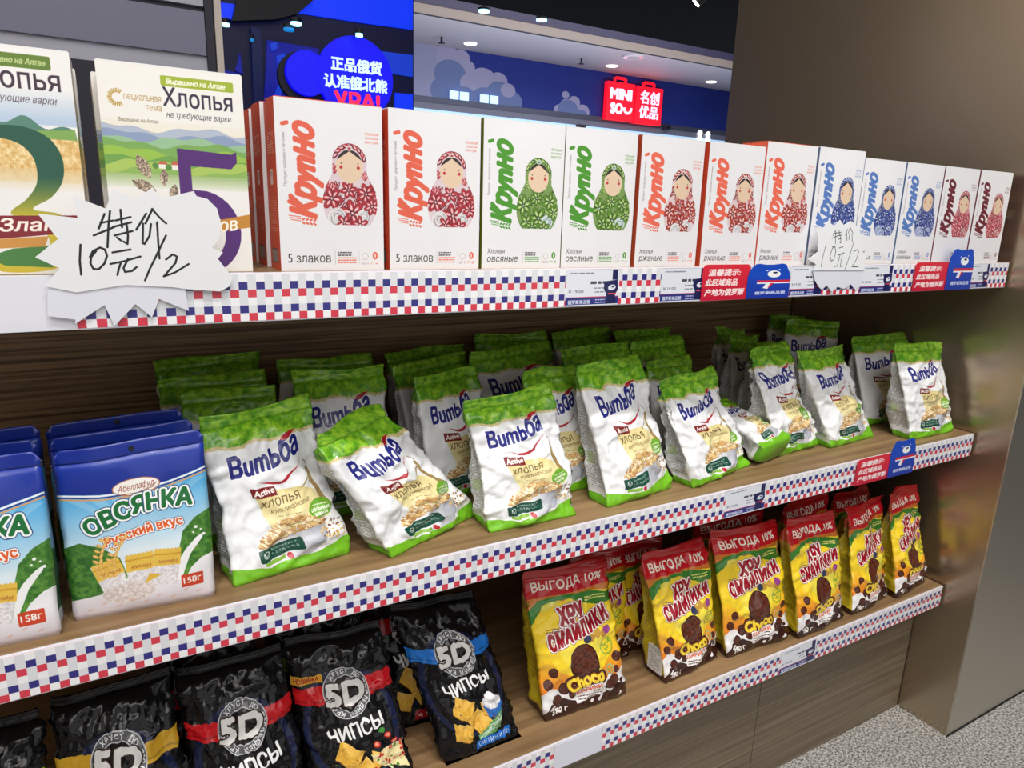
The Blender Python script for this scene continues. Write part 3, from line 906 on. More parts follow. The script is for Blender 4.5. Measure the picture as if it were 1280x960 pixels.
# ------------------------------------------------------------------ shelving
XL = -.75; XR = XC - .004; DEPTH = .55
tag(box('back_panel', (XL, DEPTH + .001, .0), (XR, DEPTH + .02, Z1 - .04), m_wood_dark), 'dark oak back panel with horizontal grain behind the bags', 'panel')
unit = empty('plinth', (XL, 0, 0))
tag(unit, 'grey oak plinth under the lowest shelf reaching the floor', 'plinth')
seam = float(pY(948, 880, .055)[0]) - XL
for xa, xb, drop in ((0, seam - 1.0, .085), (seam - .998, seam, .085), (seam + .002, XR - XL, .058)):
    box('plinth_board', (xa, .055, 0), (xb, .073, Z3 - drop), m_plinth, unit, .0008)
box('underframe', (0, .074, .0), (XR - XL, .11, Z3 - .032), m_black, unit)
m_check = img_mat('blue_red_checks', check_strip(), .3, .3)
for n in m_check.node_tree.nodes:
    if n.type == 'TEX_IMAGE': n.extension = 'REPEAT'


def strip(x0, x1, z, parent, name='checked_strip'):
    off = .018
    zt, zb = z - .0005, z - .0515
    vs = [(x0, -.0008, zb), (x1, -.0008, zb), (x1, -.0008, zt), (x0, -.0008, zt), (x0, 0, zb), (x1, 0, zb), (x1, 0, zt), (x0, 0, zt)]
    fs = [(0, 1, 2, 3), (7, 6, 5, 4), (3, 2, 6, 7), (1, 0, 4, 5), (0, 3, 7, 4), (2, 1, 5, 6)]
    uv = [[(x0 / off, 0), (x1 / off, 0), (x1 / off, 1), (x0 / off, 1)]] + [[(0, 0)] * 4] * 5
    return from_data(name, vs, fs, m_check, parent, uv, smooth=False)


SHELF_LABEL = {0: 'top shelf with a checked price rail carrying the carton boxes',
               1: 'middle shelf of oak with a checked price rail carrying green topped bags',
               2: 'lowest shelf of oak with a checked price rail above the plinth'}
SHELF_LEFT = {0: pY(96, 400, 0)[0], 1: XL, 2: XL}
for i, z in enumerate((Z1, Z2, Z3)):
    s = empty('shelf', (0, 0, 0)); tag(s, SHELF_LABEL[i], 'shelf', 'oak shelves with checked price rails')
    box('board', (XL, .004, z - .03), (XR, DEPTH, z), m_wood, s, .0006)
    rl = box('price_rail', (XL, 0, z - .053), (XR - .004, .0038, z + .0008), m_rail, s, .0005)
    if i < 2:
        strip(SHELF_LEFT[i], XR - .006, z, rl)
    else:
        gx0, gx1 = pY(693, 930, 0)[0], pY(754, 905, 0)[0]
        strip(XL, gx0, z, rl); strip(gx1, XR - .006, z, rl)

# ------------------------------------------------------------------ cartons on the top shelf
m_orange = img_mat('orange_box_side', box_side((222, 92, 62)), .5)
m_green = img_mat('green_box_side', box_side((120, 140, 40)), .5)
m_bluebox = img_mat('blue_box_side', box_side((110, 140, 186)), .5)
m_plum = img_mat('plum_box_side', box_side((140, 70, 84)), .5)
ROSE = ((110, 18, 32), (176, 42, 56), (232, 196, 200), (214, 206, 208), (120, 124, 134))
GREEN = ((40, 74, 24), (92, 136, 40), (196, 214, 150), (190, 206, 206), (84, 112, 120))
RYE = ((120, 28, 26), (178, 66, 58), (240, 214, 210), (222, 222, 226), (140, 120, 130))
BLUEP = ((20, 30, 88), (50, 70, 150), (206, 214, 236), (150, 164, 206), (60, 78, 140))
PLUM = ((120, 22, 40), (190, 70, 84), (240, 206, 208), (206, 150, 150), (150, 50, 60))
kinds = {
    'rose': (img_mat('five_grain_print', box_art((224, 96, 72), (218, 200, 208), ROSE, ('5 злаков',), 3), .38, .15), m_orange),
    'green': (img_mat('oat_print', box_art((72, 146, 40), (120, 152, 84), GREEN, ('Хлопья', 'овсяные'), 5), .38, .15), m_green),
    'rye': (img_mat('rye_print', box_art((232, 106, 84), (222, 200, 204), RYE, ('Хлопья', 'ржаные'), 8), .38, .15), m_orange),
    'blue': (img_mat('barley_print', box_art((88, 124, 190), (88, 104, 160), BLUEP, ('Хлопья', 'ячменные'), 9), .38, .15), m_bluebox),
    'plum': (img_mat('plum_print', box_art((110, 40, 52), (214, 150, 156), PLUM, (), 12), .38, .15), m_plum)}
m_card = mat('white_card', (236, 236, 238), .5)
m_cardin = mat('raw_card', (176, 150, 120), .7)
BW, BD, BH = .1215, .054, .186


def carton(name, x, y, z, wd, dp, ht, fm, sm, rot=0.0, lean=0.0, top=None, seed=0):
    rnd = random.Random(seed)
    root = empty(name, (x, y, z), (-lean, 0, rot))
    # body: six sides with a slightly bowed front
    n = 6; vs, fs, uv, mi = [], [], [], []
    for j in range(n + 1):
        for i in range(n + 1):
            u, v = i / n, j / n
            b = -.0016 * math.sin(u * math.pi) * math.sin(v * math.pi) * rnd.uniform(.6, 1)
            vs.append((u * wd, b, v * ht))
    for j in range(n):
        for i in range(n):
            a = j * (n + 1) + i
            fs.append((a, a + 1, a + n + 2, a + n + 1))
            uv.append([(q[0] / n, q[1] / n) for q in ((i, j), (i + 1, j), (i + 1, j + 1), (i, j + 1))]); mi.append(0)
    k = len(vs); vs += [(0, 0, 0), (wd, 0, 0), (wd, 0, ht), (0, 0, ht), (0, dp, 0), (wd, dp, 0), (wd, dp, ht), (0, dp, ht)]
    e = .0
    q = [(0, 0), (1, 0), (1, 1), (0, 1)]
    for f, m_, w_ in (((4, 0, 3, 7), 1, q), ((1, 5, 6, 2), 1, q), ((5, 4, 7, 6), 0, [(0, 0), (0, .01), (.01, .01), (.01, 0)]), ((4, 5, 1, 0), 2, q), ((3, 2, 6, 7), 2, q)):
        fs.append(tuple(k + t for t in f)); uv.append(w_); mi.append(m_)
    from_data('carton_body', vs, fs, [fm, sm, m_card], root, uv, mi, False)
    # closing flap on top, tucked in at the front and lifting a little
    g = rnd.uniform(.0004, .0016)
    fv = [(.001, .0004, ht + .0002), (wd - .001, .0004, ht + .0002), (wd - .001, dp - .001, ht + g + .001), (.001, dp - .001, ht + g + .001),
          (.001, .0004, ht + .0009), (wd - .001, .0004, ht + .0009), (wd - .001, dp - .001, ht + g + .0018), (.001, dp - .001, ht + g + .0018)]
    from_data('top_flap', fv, [(0, 3, 2, 1), (4, 5, 6, 7), (0, 1, 5, 4), (1, 2, 6, 5), (2, 3, 7, 6), (3, 0, 4, 7)], top or sm, root, [[(.5, .9)] * 4] * 6, smooth=False)
    return root


KB = [  # x of the left front corner, y, kind, lift, label
    (.167, .021, 'rose', 'white carton with rose nesting doll and orange side beside the purple five box'),
    (.2955, .020, 'rose', 'white carton with rose nesting doll, second of the rose pair, beside the green cartons'),
    (.4205, .019, 'green', 'white carton with green nesting doll next to the rose doll carton'),
    (.5435, .018, 'green', 'white carton with green nesting doll next to the pale red rye carton'),
    (.673, .017, 'rye', 'white carton with red and white rye doll right beside the green doll carton'),
    (.8035, .016, 'rye', 'white rye carton with red doll behind the wide red notice, middle of three'),
    (.926, .014, 'rye', 'taller standing rye carton with orange top, right of the wide red notice'),
    (1.0515, .013, 'blue', 'white carton with blue doll behind the small starburst price sign'),
    (1.1795, .016, 'blue', 'white carton with blue doll directly right of the small starburst sign'),
    (1.3045, .015, 'blue', 'white carton with blue doll beside the first plum lettered carton'),
    (1.4285, .014, 'plum', 'white carton with plum lettering and pink doll behind the bear notice'),
    (1.5535, .013, 'plum', 'last white carton with plum lettering, nearest the steel column')]
GRP = 'nesting doll cereal cartons on the top shelf'
rr = random.Random(2)
for i, (x, y, kd, lb) in enumerate(KB):
    fm, sm = kinds[kd]
    lift = .0105 if i in (6, 7) else 0
    ht = BH + (.0095 if i in (6, 7) else 0)
    c = carton('cereal_carton', x, y, Z1, BW, BD, ht, fm, sm, math.radians(rr.uniform(-.5, .3)), math.radians(.6), m_card if i not in (0, 6) else None, i)
    tag(c, lb, 'box', GRP)
for k, (y, dx, lb) in enumerate(((.080, -.004, 'second rose doll carton deep, only its orange side and top edge showing'),
                             (.139, -.006, 'third rose doll carton deep, orange side showing beside the purple five box'))):
    c = carton('cereal_carton', .167 + dx, y, Z1, BW, BD, BH - .002 * k, kinds['rose'][0], m_orange, 0, 0, None, 40 + k)
    tag(c, lb, 'box', GRP)
m_f5 = img_mat('five_flakes_print', flakes5(), .3, .3); m_f3 = img_mat('three_flakes_print', flakes3(), .3, .3)
m_fs = img_mat('flakes_box_side', flakes_side(), .45)
c = carton('flake_carton', .0035, .026, Z1, .1335, .052, .2035, m_f5, m_fs, math.radians(-.5), math.radians(1.5), m_card, 60)
tag(c, 'tall flakes carton printed with a large purple 5 over green hills', 'box', 'tall flakes cartons at the left end')
c = carton('flake_carton', -.001, .084, Z1, .1335, .052, .199, m_f5, m_fs, math.radians(1.2), math.radians(1), m_card, 61)
tag(c, 'flakes carton directly behind the purple five carton, corners peeking out', 'box', 'tall flakes cartons at the left end')
c = carton('flake_carton', -.1505, .026, Z1, .1335, .052, .2065, m_f3, m_fs, math.radians(-.6), math.radians(1.5), m_card, 62)
tag(c, 'tall flakes carton printed with a large green 3, leftmost on the top shelf', 'box', 'tall flakes cartons at the left end')
c = carton('flake_carton', -.148, .084, Z1, .1335, .052, .2, m_f3, m_fs, math.radians(.5), math.radians(1), m_card, 63)
tag(c, 'flakes carton hidden behind the green three carton with its raw edge showing', 'box', 'tall flakes cartons at the left end')


# ------------------------------------------------------------------ bags
def bag(name, base, rot, wb, TL, TR, lean, t, z, mats, seal_mat, seal_h=.018, amp=.004, seed=0, bulge=.012,
        pillow=False, nv=44, nf=36, corner=0.0, waist=.05, fin=0.0, tilt=None, fine=.22, seal_name='top_seal', edge=0.0, fold=0.0):
    rs = random.Random(seed)
    rxyz = (0, 0, math.radians(rot))
    loc = (base[0], base[1], z)
    if tilt is not None:
        rxyz = (math.radians(-tilt), 0, math.radians(rot)); loc = (base[0], base[1], z + t * math.sin(math.radians(tilt)) + .004)
    root = empty(name, loc, rxyz)
    L = math.radians(lean); sL, cL = math.sin(L), math.cos(L)
    ns, nb = 8, 14
    ph = [rs.uniform(0, 6.28) for _ in range(6)]

    def wave(uu):
        return .0035 * np.sin(uu * 5.2 + ph[0]) + .0018 * np.sin(uu * 11 + ph[1])

    def frame(uu, v):
        cx = (TL[0] + TR[0]) / 2 * v
        wt = (TR[0] - TL[0])
        hw = (wb * (1 - v) + wt * v) / 2 * (1 - waist * np.sin(math.pi * np.clip(v, 0, 1)))
        hs = (TL[1] * (1 - uu) + TR[1] * uu) - seal_h
        return cx, hw, hs * v + (0 if True else 0)

    def thick(v):
        v = np.clip(v, 0, 1)
        if pillow: return .003 + t * np.sin(math.pi * v) ** .6
        return .0016 + t * (1 - v) ** .72 * (1 + .28 * np.sin(math.pi * v))
    rows = np.linspace(0, 1, nv + 1)
    loop = []     # (kind, uu, side param)
    for i in range(nf + 1): loop.append((0, i / nf, 0))
    for i in range(1, ns): loop.append((1, 1, i / ns))
    for i in range(nb + 1): loop.append((2, 1 - i / nb, 1))
    for i in range(1, ns): loop.append((3, 0, 1 - i / ns))
    n = len(loop)
    kind = np.array([l[0] for l in loop]); uu = np.array([l[1] for l in loop], float); sp = np.array([l[2] for l in loop], float)
    V, Uq = np.meshgrid(rows, uu, indexing='ij')
    K, SP = np.broadcast_to(kind, V.shape), np.broadcast_to(sp, V.shape)
    cx, hw, s = frame(Uq, V)
    T = thick(V)
    X = cx + hw * (2 * Uq - 1)
    yf = s * sL; zz = s * cL
    prof = (4 * Uq * (1 - Uq)) ** .6
    bl = bulge * np.sin(math.pi * np.clip(V, 0, 1) ** .75) ** .8
    Yf = yf - bl * prof - (T / 2 if pillow else 0) * prof
    Yb = yf + (T * .5 * prof if pillow else T * (.72 + .28 * prof)) + (0 if not pillow else .001)
    if pillow: Yf = yf - bl * prof * .5 - T * .5 * prof; 
    Y = np.where(K == 0, Yf, np.where(K == 2, Yb, 0))
    Yf0 = yf; Yb0 = yf + (.001 if pillow else T * .72)
    side = (K == 1) | (K == 3)
    Y = np.where(side, Yf0 + (Yb0 - Yf0) * SP, Y)
    pinch = (0 if pillow else 1) * T * .26 * np.sin(math.pi * SP) * (np.clip(V, 0, 1) ** .6) * .9
    X = X - np.where(side, np.sign(2 * Uq - 1) * pinch, 0)
    Z = zz.copy()
    # crumples
    env = np.clip(V / .05, .25, 1) * np.clip((1 - V) / .05, 0, 1)
    sx, sz = X / wb, Z / wb
    n1 = vnoise(sx * 3.1 + seed, Y * 20, sz * 2.6, seed)
    n2 = vnoise(sx * 7 + seed * 2, Y * 40, sz * 6, seed + 3)
    r1 = 1 - np.abs(vnoise(sx * 4 + sz * 2.2, Y * 25 + 3, sz * 4.4 - sx * 1.8, seed + 7)) * 2.4
    r2 = 1 - np.abs(vnoise(sx * 9 - sz * 5, Y * 30 + 3, sz * 9 + sx * 4, seed + 11)) * 2.4
    r3 = 1 - np.abs(vnoise(sx * 17 - sz * 9, Y * 30 + 3, sz * 15 + sx * 9, seed + 17)) * 2.4
    d = amp * (n1 * 1.1 + n2 * .45 + np.clip(r1, 0, 1) * .9 + np.clip(r2, 0, 1) * .45 + np.clip(r3, 0, 1) * fine - .5) * env
    nx = np.where(K == 1, 1.0, np.where(K == 3, -1.0, (2 * Uq - 1) ** 3 * .4))
    ny = np.where(K == 0, -1.0, np.where(K == 2, 1.0, 0.0))
    X = X + nx * d; Y = Y + ny * d * np.where((K == 0) | (K == 2), 1, 0)
    X = X + env * .5 * amp * vnoise(sz * 5, sz * 0 + seed, sx * 0 + (2.0 if True else 0), seed + 31)
    if fin: X = X + np.where((K == 0) & ((Uq == 0) | (Uq == 1)), np.sign(2 * Uq - 1) * fin * env, 0)
    Y = Y + wave(Uq) * np.clip(V, 0, 1) ** 3
    Z = np.maximum(Z, 0.0)
    # rounded foot: pull the last rows in
    foot = np.clip(1 - V / .05, 0, 1) ** 2
    if not pillow:
        X = cx + (X - cx) * (1 - .035 * foot); yc = yf + T * .4; Y = yc + (Y - yc) * (1 - .08 * foot)
    verts = np.stack([X, Y, Z], -1).reshape(-1, 3)
    faces, uvs, mi = [], [], []
    per = []
    acc = 0
    for i in range(n): per.append(i)
    for j in range(nv):
        v0, v1 = rows[j], rows[j + 1]
        for i in range(n):
            i2 = (i + 1) % n
            faces.append((j * n + i, j * n + i2, (j + 1) * n + i2, (j + 1) * n + i))
            if i < nf:
                ua, ub = uu[i], uu[i + 1]; mi.append(0)
            else:
                kk = kind[i] if kind[i] != 0 else 1
                if i < nf + ns: ua, ub = (i - nf) / ns, (i - nf + 1) / ns
                elif i < nf + ns + nb: ua, ub = (i - nf - ns) / nb, (i + 1 - nf - ns) / nb
                else: ua, ub = (i - nf - ns - nb) / ns, (i + 1 - nf - ns - nb) / ns
                mi.append(1)
            uvs.append([(ua, v0), (ub, v0), (ub, v1), (ua, v1)])
    faces.append(tuple(range(n - 1, -1, -1))); mi.append(1); uvs.append([(.5, .01)] * n)
    faces.append(tuple(nv * n + i for i in range(n))); mi.append(1); uvs.append([(.5, .99)] * n)
    from_data('body', verts, faces, list(mats), root, uvs, mi, True)

    # flat crimped seals, thin closed strips that carry on from the body
    def seal(nm, v_at, hgt, up, mt):
        m_, q = nf, 6
        vs, fs, uv = [], [], []
        for sd in (0, 1):
            for j in range(q + 1):
                h = j / q * hgt
                for i in range(m_ + 1):
                    u = i / m_
                    cx, hw, s0 = frame(np.array(u), np.array(float(v_at)))
                    cut = 0
                    x = float(cx + hw * (2 * u - 1)); s1 = float(s0)
                    hh = h
                    if corner:
                        dxe = min(u, 1 - u) * 2 * float(hw)
                        if dxe < corner: hh = min(h, hgt - corner + math.sqrt(max(0, corner ** 2 - (corner - dxe) ** 2)))
                    sdir = up * hh
                    yy = s1 * sL + sdir * sL + float(wave(np.array(u))) * (1 if up > 0 else 0)
                    yy += fold * (j / q) ** 2 * math.sin(u * 3.3 + ph[2]) * .018 + .0009 * math.sin(j * 2.1) * (0 if corner else 1)
                    if edge and j == q: hh_j = edge * (i % 2)
                    else: hh_j = 0
                    zt = (s1 + sdir + up * hh_j) * cL + fold * .1 * (j / q) * math.sin(u * 7 + ph[3]) * .03
                    if zt < .0004: zt = .0004
                    vs.append((x, yy - .0004 if sd == 0 else yy + .0004 + .0006, zt))
                    if sd == 0 or True: uv.append((u, j / q))
        N = (q + 1) * (m_ + 1); F, U = [], []
        for sd in (0, 1):
            o = sd * N
            for j in range(q):
                for i in range(m_):
                    a = o + j * (m_ + 1) + i
                    f = (a, a + 1, a + m_ + 2, a + m_ + 1)
                    if sd: f = f[::-1]
                    F.append(f)
        rim = [i for i in range(m_ + 1)] + [(j) * (m_ + 1) + m_ for j in range(1, q + 1)] + [q * (m_ + 1) + i for i in range(m_ - 1, -1, -1)] + [j * (m_ + 1) for j in range(q - 1, 0, -1)]
        for a, b in zip(rim, rim[1:] + rim[:1]): F.append((a, a + N, b + N, b))
        if up < 0: F = [f[::-1] for f in F]
        U = [[uv[k] for k in f] for f in F]
        return from_data(nm, vs, F, mt, root, U)
    seal(seal_name, 1.0, seal_h, 1, seal_mat)
    if pillow: seal('bottom_seal', 0.0, .010, -1, seal_mat)
    return root


m_v = img_mat('oat_bag_print', vitba(), .3, .25, (70, .22, 3)); m_vs = img_mat('oat_bag_side_print', vitba_side(), .32, .2, (70, .3, 3))
m_vt = mat('leaf_green_film', (74, 146, 24), .35, noise=((90, 90, 160), (.35, .65), (160, 212, 56)), bump=(120, .3, 3), coat=.2)
# base x,y, rot, wb, TL, TR, lean, label
VG = 'green topped flakes bags on the middle shelf'
VB = [
    ((.172, .050), 8.7, .158, (-.084, .218), (.065, .226), 22, 'upright green topped bag right beside the blue pouches, front row', {}),
    ((.384, .062), 23.9, .196, (-.157, .193), (-.027, .207), 24, 'crumpled green topped bag slumped sideways with its top tilted left', {'amp': .0085, 'fold': .9}),
    ((.530, .030), -1.6, .158, (-.094, .203), (.066, .214), 22, 'green topped bag leaning back, right of the slumped crumpled bag', {'amp': .007}),
    ((.746, .040), 7.6, .160, (-.086, .242), (.072, .244), 22, 'tallest green topped bag in the middle of the front row', {}),
    ((.950, .052), 12.3, .190, (-.122, .203), (.058, .204), 22, 'squat green topped bag with puckered name above the middle rail price tag', {'amp': .0075}),
    ((1.212, .092), 6, .140, (-.105, .227), (.028, .230), 20, 'narrow green topped bag behind the bag lying on its back', {'amp': .0075}),
    ((1.370, .078), 3.6, .170, (-.132, .213), (.03, .217), 20, 'broad green topped bag left of the bear notice, sunlit lower half', {}),
    ((1.590, .031), -1, .165, (-.112, .219), (.072, .210), 16, 'last green topped bag of the front row, nearest the steel column', {}),
]
nseed = 10
for b, rot, wb, TL, TR, lean, lb, kw in VB:
    g = bag('flakes_bag', b, rot, wb, TL, TR, lean, .062, Z2, (m_v, m_vs), m_vt, seed=nseed, nv=56, nf=46, **{'amp': .0058, 'fine': .3, 'fold': .5, **kw}); nseed += 1
    tag(g, lb, 'bag', VG)
g = bag('flakes_bag', (1.100, .060), 10, .105, (-.05, .165), (.05, .165), 0, .042, Z2, (m_v, m_vs), m_vt, seed=33, tilt=72, amp=.005)
tag(g, 'green topped bag lying on its back with the green foot to the front', 'bag', VG)


def vback(px0, px1, H, wb, lb, rot=None, lean=16, **kw):
    """stand a bag so that its sealed top runs between two sighted points at height H"""
    global nseed
    A, B = pZ(*px0, Z2 + H), pZ(*px1, Z2 + H)
    a = (A + B) / 2; d = B - A; L = float(np.hypot(d[0], d[1])); r = math.degrees(math.atan2(d[1], d[0]))
    hl = H / math.cos(math.radians(lean))
    yb = a - np.array([-math.sin(math.radians(r)), math.cos(math.radians(r)), 0]) * hl * math.sin(math.radians(lean))
    g = bag('flakes_bag', (float(yb[0]), min(float(yb[1]), DEPTH - .115)), r, wb, (-L / 2, hl), (L / 2, hl), lean, .052, Z2, (m_v, m_vs), m_vt, seed=nseed, nv=34, nf=28, **{'amp': .0045, 'fold': .5, **kw})
    nseed += 1
    tag(g, lb, 'bag', VG)


vback((365, 465), (478, 455), .220, .15, 'green topped bag directly behind the slumped crumpled bag')
vback((514, 470), (595, 456), .206, .14, 'second row green topped bag left of and behind the leaning back bag')
vback((650, 462), (728, 455), .210, .13, 'shadowed green topped bag glimpsed just left of the tallest bag')
vback((1064, 420), (1133, 415), .207, .16, 'second row green topped bag just left of the last bag by the column')
vback((225, 492), (342, 480), .207, .15, 'nearest of three stacked rows of green tops behind the blue pouches')
vback((196, 475), (330, 462), .203, .15, 'middle of three green tops one behind another above the blue pouches')
vback((191, 452), (322, 438), .206, .155, 'rearmost green top by the back panel above the blue pouches')
vback((345, 450), (465, 443), .204, .16, 'rear green topped bag against the back panel, second from the left')
vback((482, 442), (576, 428), .201, .165, 'rearmost green top with its left corner folded, behind the second row')
vback((487, 458), (582, 440), .206, .155, 'green topped bag in front of the folded corner bag, third row')
vback((593, 418), (683, 414), .215, .160, 'rearmost green top with fine ridges left of centre, against the back panel')
vback((585, 440), (690, 427), .214, .175, 'ridged green top in front of the rearmost ridged one, left of centre')
vback((690, 415), (762, 408), .212, .155, 'rear green top behind the tallest bag, highest of two')
vback((702, 436), (782, 425), .218, .155, 'lower green top peeking up just behind the tallest bag')
vback((770, 415), (835, 407), .210, .15, 'rearmost green top right of the tallest bag, against the back panel')
vback((785, 427), (856, 420), .214, .15, 'round shouldered green top right of the tallest bag, middle of three')
vback((806, 450), (866, 444), .194, .125, 'plain green top just behind the squat bag, front of three')
vback((960, 392), (1003, 395), .215, .12, 'green topped bag deepest in the corner by the steel column', lean=10)
vback((983, 398), (1050, 402), .215, .15, 'high white and green bag in the back corner beside the column', lean=12)
# three bags leaning sideways, seen past their gussets
for k, (px, y, rot, lb) in enumerate((((905, 440), .365, -26, 'leftmost of three side leaning bags showing gussets behind the squat bag'),
                                      ((925, 440), .278, -24, 'middle of three side leaning bags showing gussets behind the squat bag'),
                                      ((950, 440), .190, -18, 'rightmost of three side leaning bags showing gussets behind the narrow bag'))):
    x = pY(px[0], px[1], y)[0]
    g = bag('flakes_bag', (x + .045, y), rot * -.5, .14, (-.035, .212), (.085, .20), 11, .046, Z2, (m_v, m_vs), m_vt, seed=70 + k, amp=.006, fold=1.0, nv=34, nf=28)
    tag(g, lb, 'bag', VG)

# ------------------------------------------------------------------ blue zip pouches
m_p = img_mat('pouch_print', pouch(), .35, .2, (12, .12, 2)); m_ps = img_mat('pouch_side_print', pouch_side(), .4)
m_ph = mat('navy_film', (24, 48, 148), .3, coat=.3, bump=(40, .1, 2)); m_hole = mat('hang_hole', (10, 14, 40), .6)
PG = 'blue oatmeal pouches on the middle shelf'
for k, (bx, by, rot, dz, lb) in enumerate((
        (0.0, .035, -4.5, 0, 'blue oatmeal pouch standing in front beside the white green topped bag'),
        (-.006, .092, -4, -.002, 'second blue pouch deep, its rounded header just above the front pouch'),
        (-.012, .150, -3, -.002, 'third blue pouch deep, rearmost rounded header behind the whole pouch'),
        (-.158, .022, -2.5, 0, 'front blue oatmeal pouch cut by the left edge of the picture'),
        (-.164, .080, -2, -.002, 'second pouch deep at the left edge, header only in view'),
        (-.166, .138, -2, -.002, 'rearmost pouch at the left edge, small piece of header in view'))):
    g = bag('oatmeal_pouch', (bx, by), rot, .148, (-.0765, .198 + dz), (.0735, .208 + dz), 5, .04, Z2, (m_p, m_ps), m_ph, seal_h=.016,
            amp=.0014, seed=50 + k, bulge=.006, corner=.008, waist=.0, seal_name='header', nv=24, nf=24)
    tag(g, lb, 'pouch', PG)
    ho = empty('tmp', (0, 0, 0)); bpy.data.objects.remove(ho)
    bm = bmesh.new(); bmesh.ops.create_cone(bm, segments=14, radius1=.0032, radius2=.0032, depth=.0028, cap_ends=True)
    me = bpy.data.meshes.new('hang_hole'); bm.to_mesh(me); bm.free(); me.materials.append(m_hole)
    h = mesh_obj('hang_hole', me, g, (-.001, .0166, .193)); h.rotation_euler = (math.radians(85), 0, 0)

# ------------------------------------------------------------------ yellow cereal bags on the lowest shelf
m_c = img_mat('cocoa_bag_print', choco(), .22, .5, (60, .25, 3)); m_cs = img_mat('cocoa_bag_side_print', choco_side(), .28, .4, (60, .3, 3))
m_ct = mat('red_film', (182, 24, 30), .25, coat=.5, bump=(80, .3, 3))
CG = 'yellow cocoa cereal bags on the lowest shelf'
CB = [((.667, .046), -1.4, .174, (-.107, .272), (.066, .263), 'yellow cocoa cereal bag standing apart, nearest the black chip packets'),
      ((.914, .037), 5.5, .152, (-.105, .262), (.062, .250), 'narrow yellow cocoa bag with white barcode patch on its golden side'),
      ((1.088, .031), -2.4, .172, (-.107, .268), (.082, .253), 'broad yellow cocoa bag third from the left, flat to the front'),
      ((1.268, .016), 3.8, .160, (-.092, .263), (.078, .246), 'fourth yellow cocoa bag from the left, above the printed rail tag'),
      ((1.450, .026), 5.1, .150, (-.056, .240), (.086, .246), 'yellow cocoa bag leaning right with an exposed gold gusset, fifth from left'),
      ((1.606, .022), 4.6, .142, (-.066, .252), (.064, .250), 'last yellow cocoa bag at the right end beside the steel column')]
for k, (b, rot, wb, TL, TR, lb) in enumerate(CB):
    g = bag('cereal_bag', b, rot, wb, TL, TR, 14, .07, Z3, (m_c, m_cs), m_ct, seed=90 + k, amp=.0052, fine=.3, fold=.5, nv=56, nf=46, fin=.002)
    tag(g, lb, 'bag', CG)
    if k == 1:
        m_bar = img_mat('barcode_patch', (lambda a: (a.lines(4, 44, 26, 14, 3, 1.2, (120, 120, 124), 3), a)[1])(Art(30, 48, 3, (222, 222, 222))), .4)
        # patch follows the gusset: a thin plate let into the side
        vs = [(-.0785, .014, .012), (-.0785, .050, .012), (-.0775, .052, .062), (-.0775, .017, .062)]
        vs += [(x + .004, y, z) for x, y, z in vs]
        from_data('barcode_patch', vs, [(0, 3, 2, 1), (4, 5, 6, 7), (0, 1, 5, 4), (1, 2, 6, 5), (2, 3, 7, 6), (3, 0, 4, 7)], m_bar, g,
                  [[(1, 0), (1, 1), (0, 1), (0, 0)]] + [[(0, 0)] * 4] * 5, smooth=False)
for k, (px0, px1, H, wb, lb) in enumerate((
        ((713, 697), (784, 683), .245, .15, 'yellow cocoa bag directly behind the one standing apart'),
        ((777, 682), (830, 674), .242, .12, 'yellow cocoa bag turned in the gap between first and second front bags'),
        ((870, 648), (960, 633), .254, .165, 'yellow cocoa bag behind the broad third bag, top under the shelf edge'),
        ((985, 632), (1040, 614), .254, .15, 'yellow cocoa bag behind the fourth bag, red top band showing'),
        ((1050, 619), (1092, 607), .246, .11, 'yellow cocoa bag behind the leaning fifth bag, plain gold top'))):
    H -= .012; A, B = pZ(*px0, Z3 + H), pZ(*px1, Z3 + H); a = (A + B) / 2; d = B - A; L = float(np.hypot(d[0], d[1])); r = math.degrees(math.atan2(d[1], d[0]))
    hl = H / math.cos(math.radians(8)); r = max(-8, min(8, r))
    g = bag('cereal_bag', (float(a[0]), float(a[1]) + .012 - hl * math.sin(math.radians(8))), r, wb, (-L / 2, hl), (L / 2, hl), 8, .046, Z3, (m_c, m_cs), m_ct, seed=110 + k, amp=.0045, fold=.5, nv=34, nf=28)
    tag(g, lb, 'bag', CG)

# ------------------------------------------------------------------ black chip packets
m_chb = img_mat('chip_back_print', chip_back(), .16, 0, (34, .4, 3), .35)
m_cht = mat('black_film', (13, 12, 15), .2, spec=.35, bump=(60, .5, 3))


def chipm(nm, *a, **k): return img_mat(nm, chips(*a, **k), .16, 0, (34, .4, 3), .35)


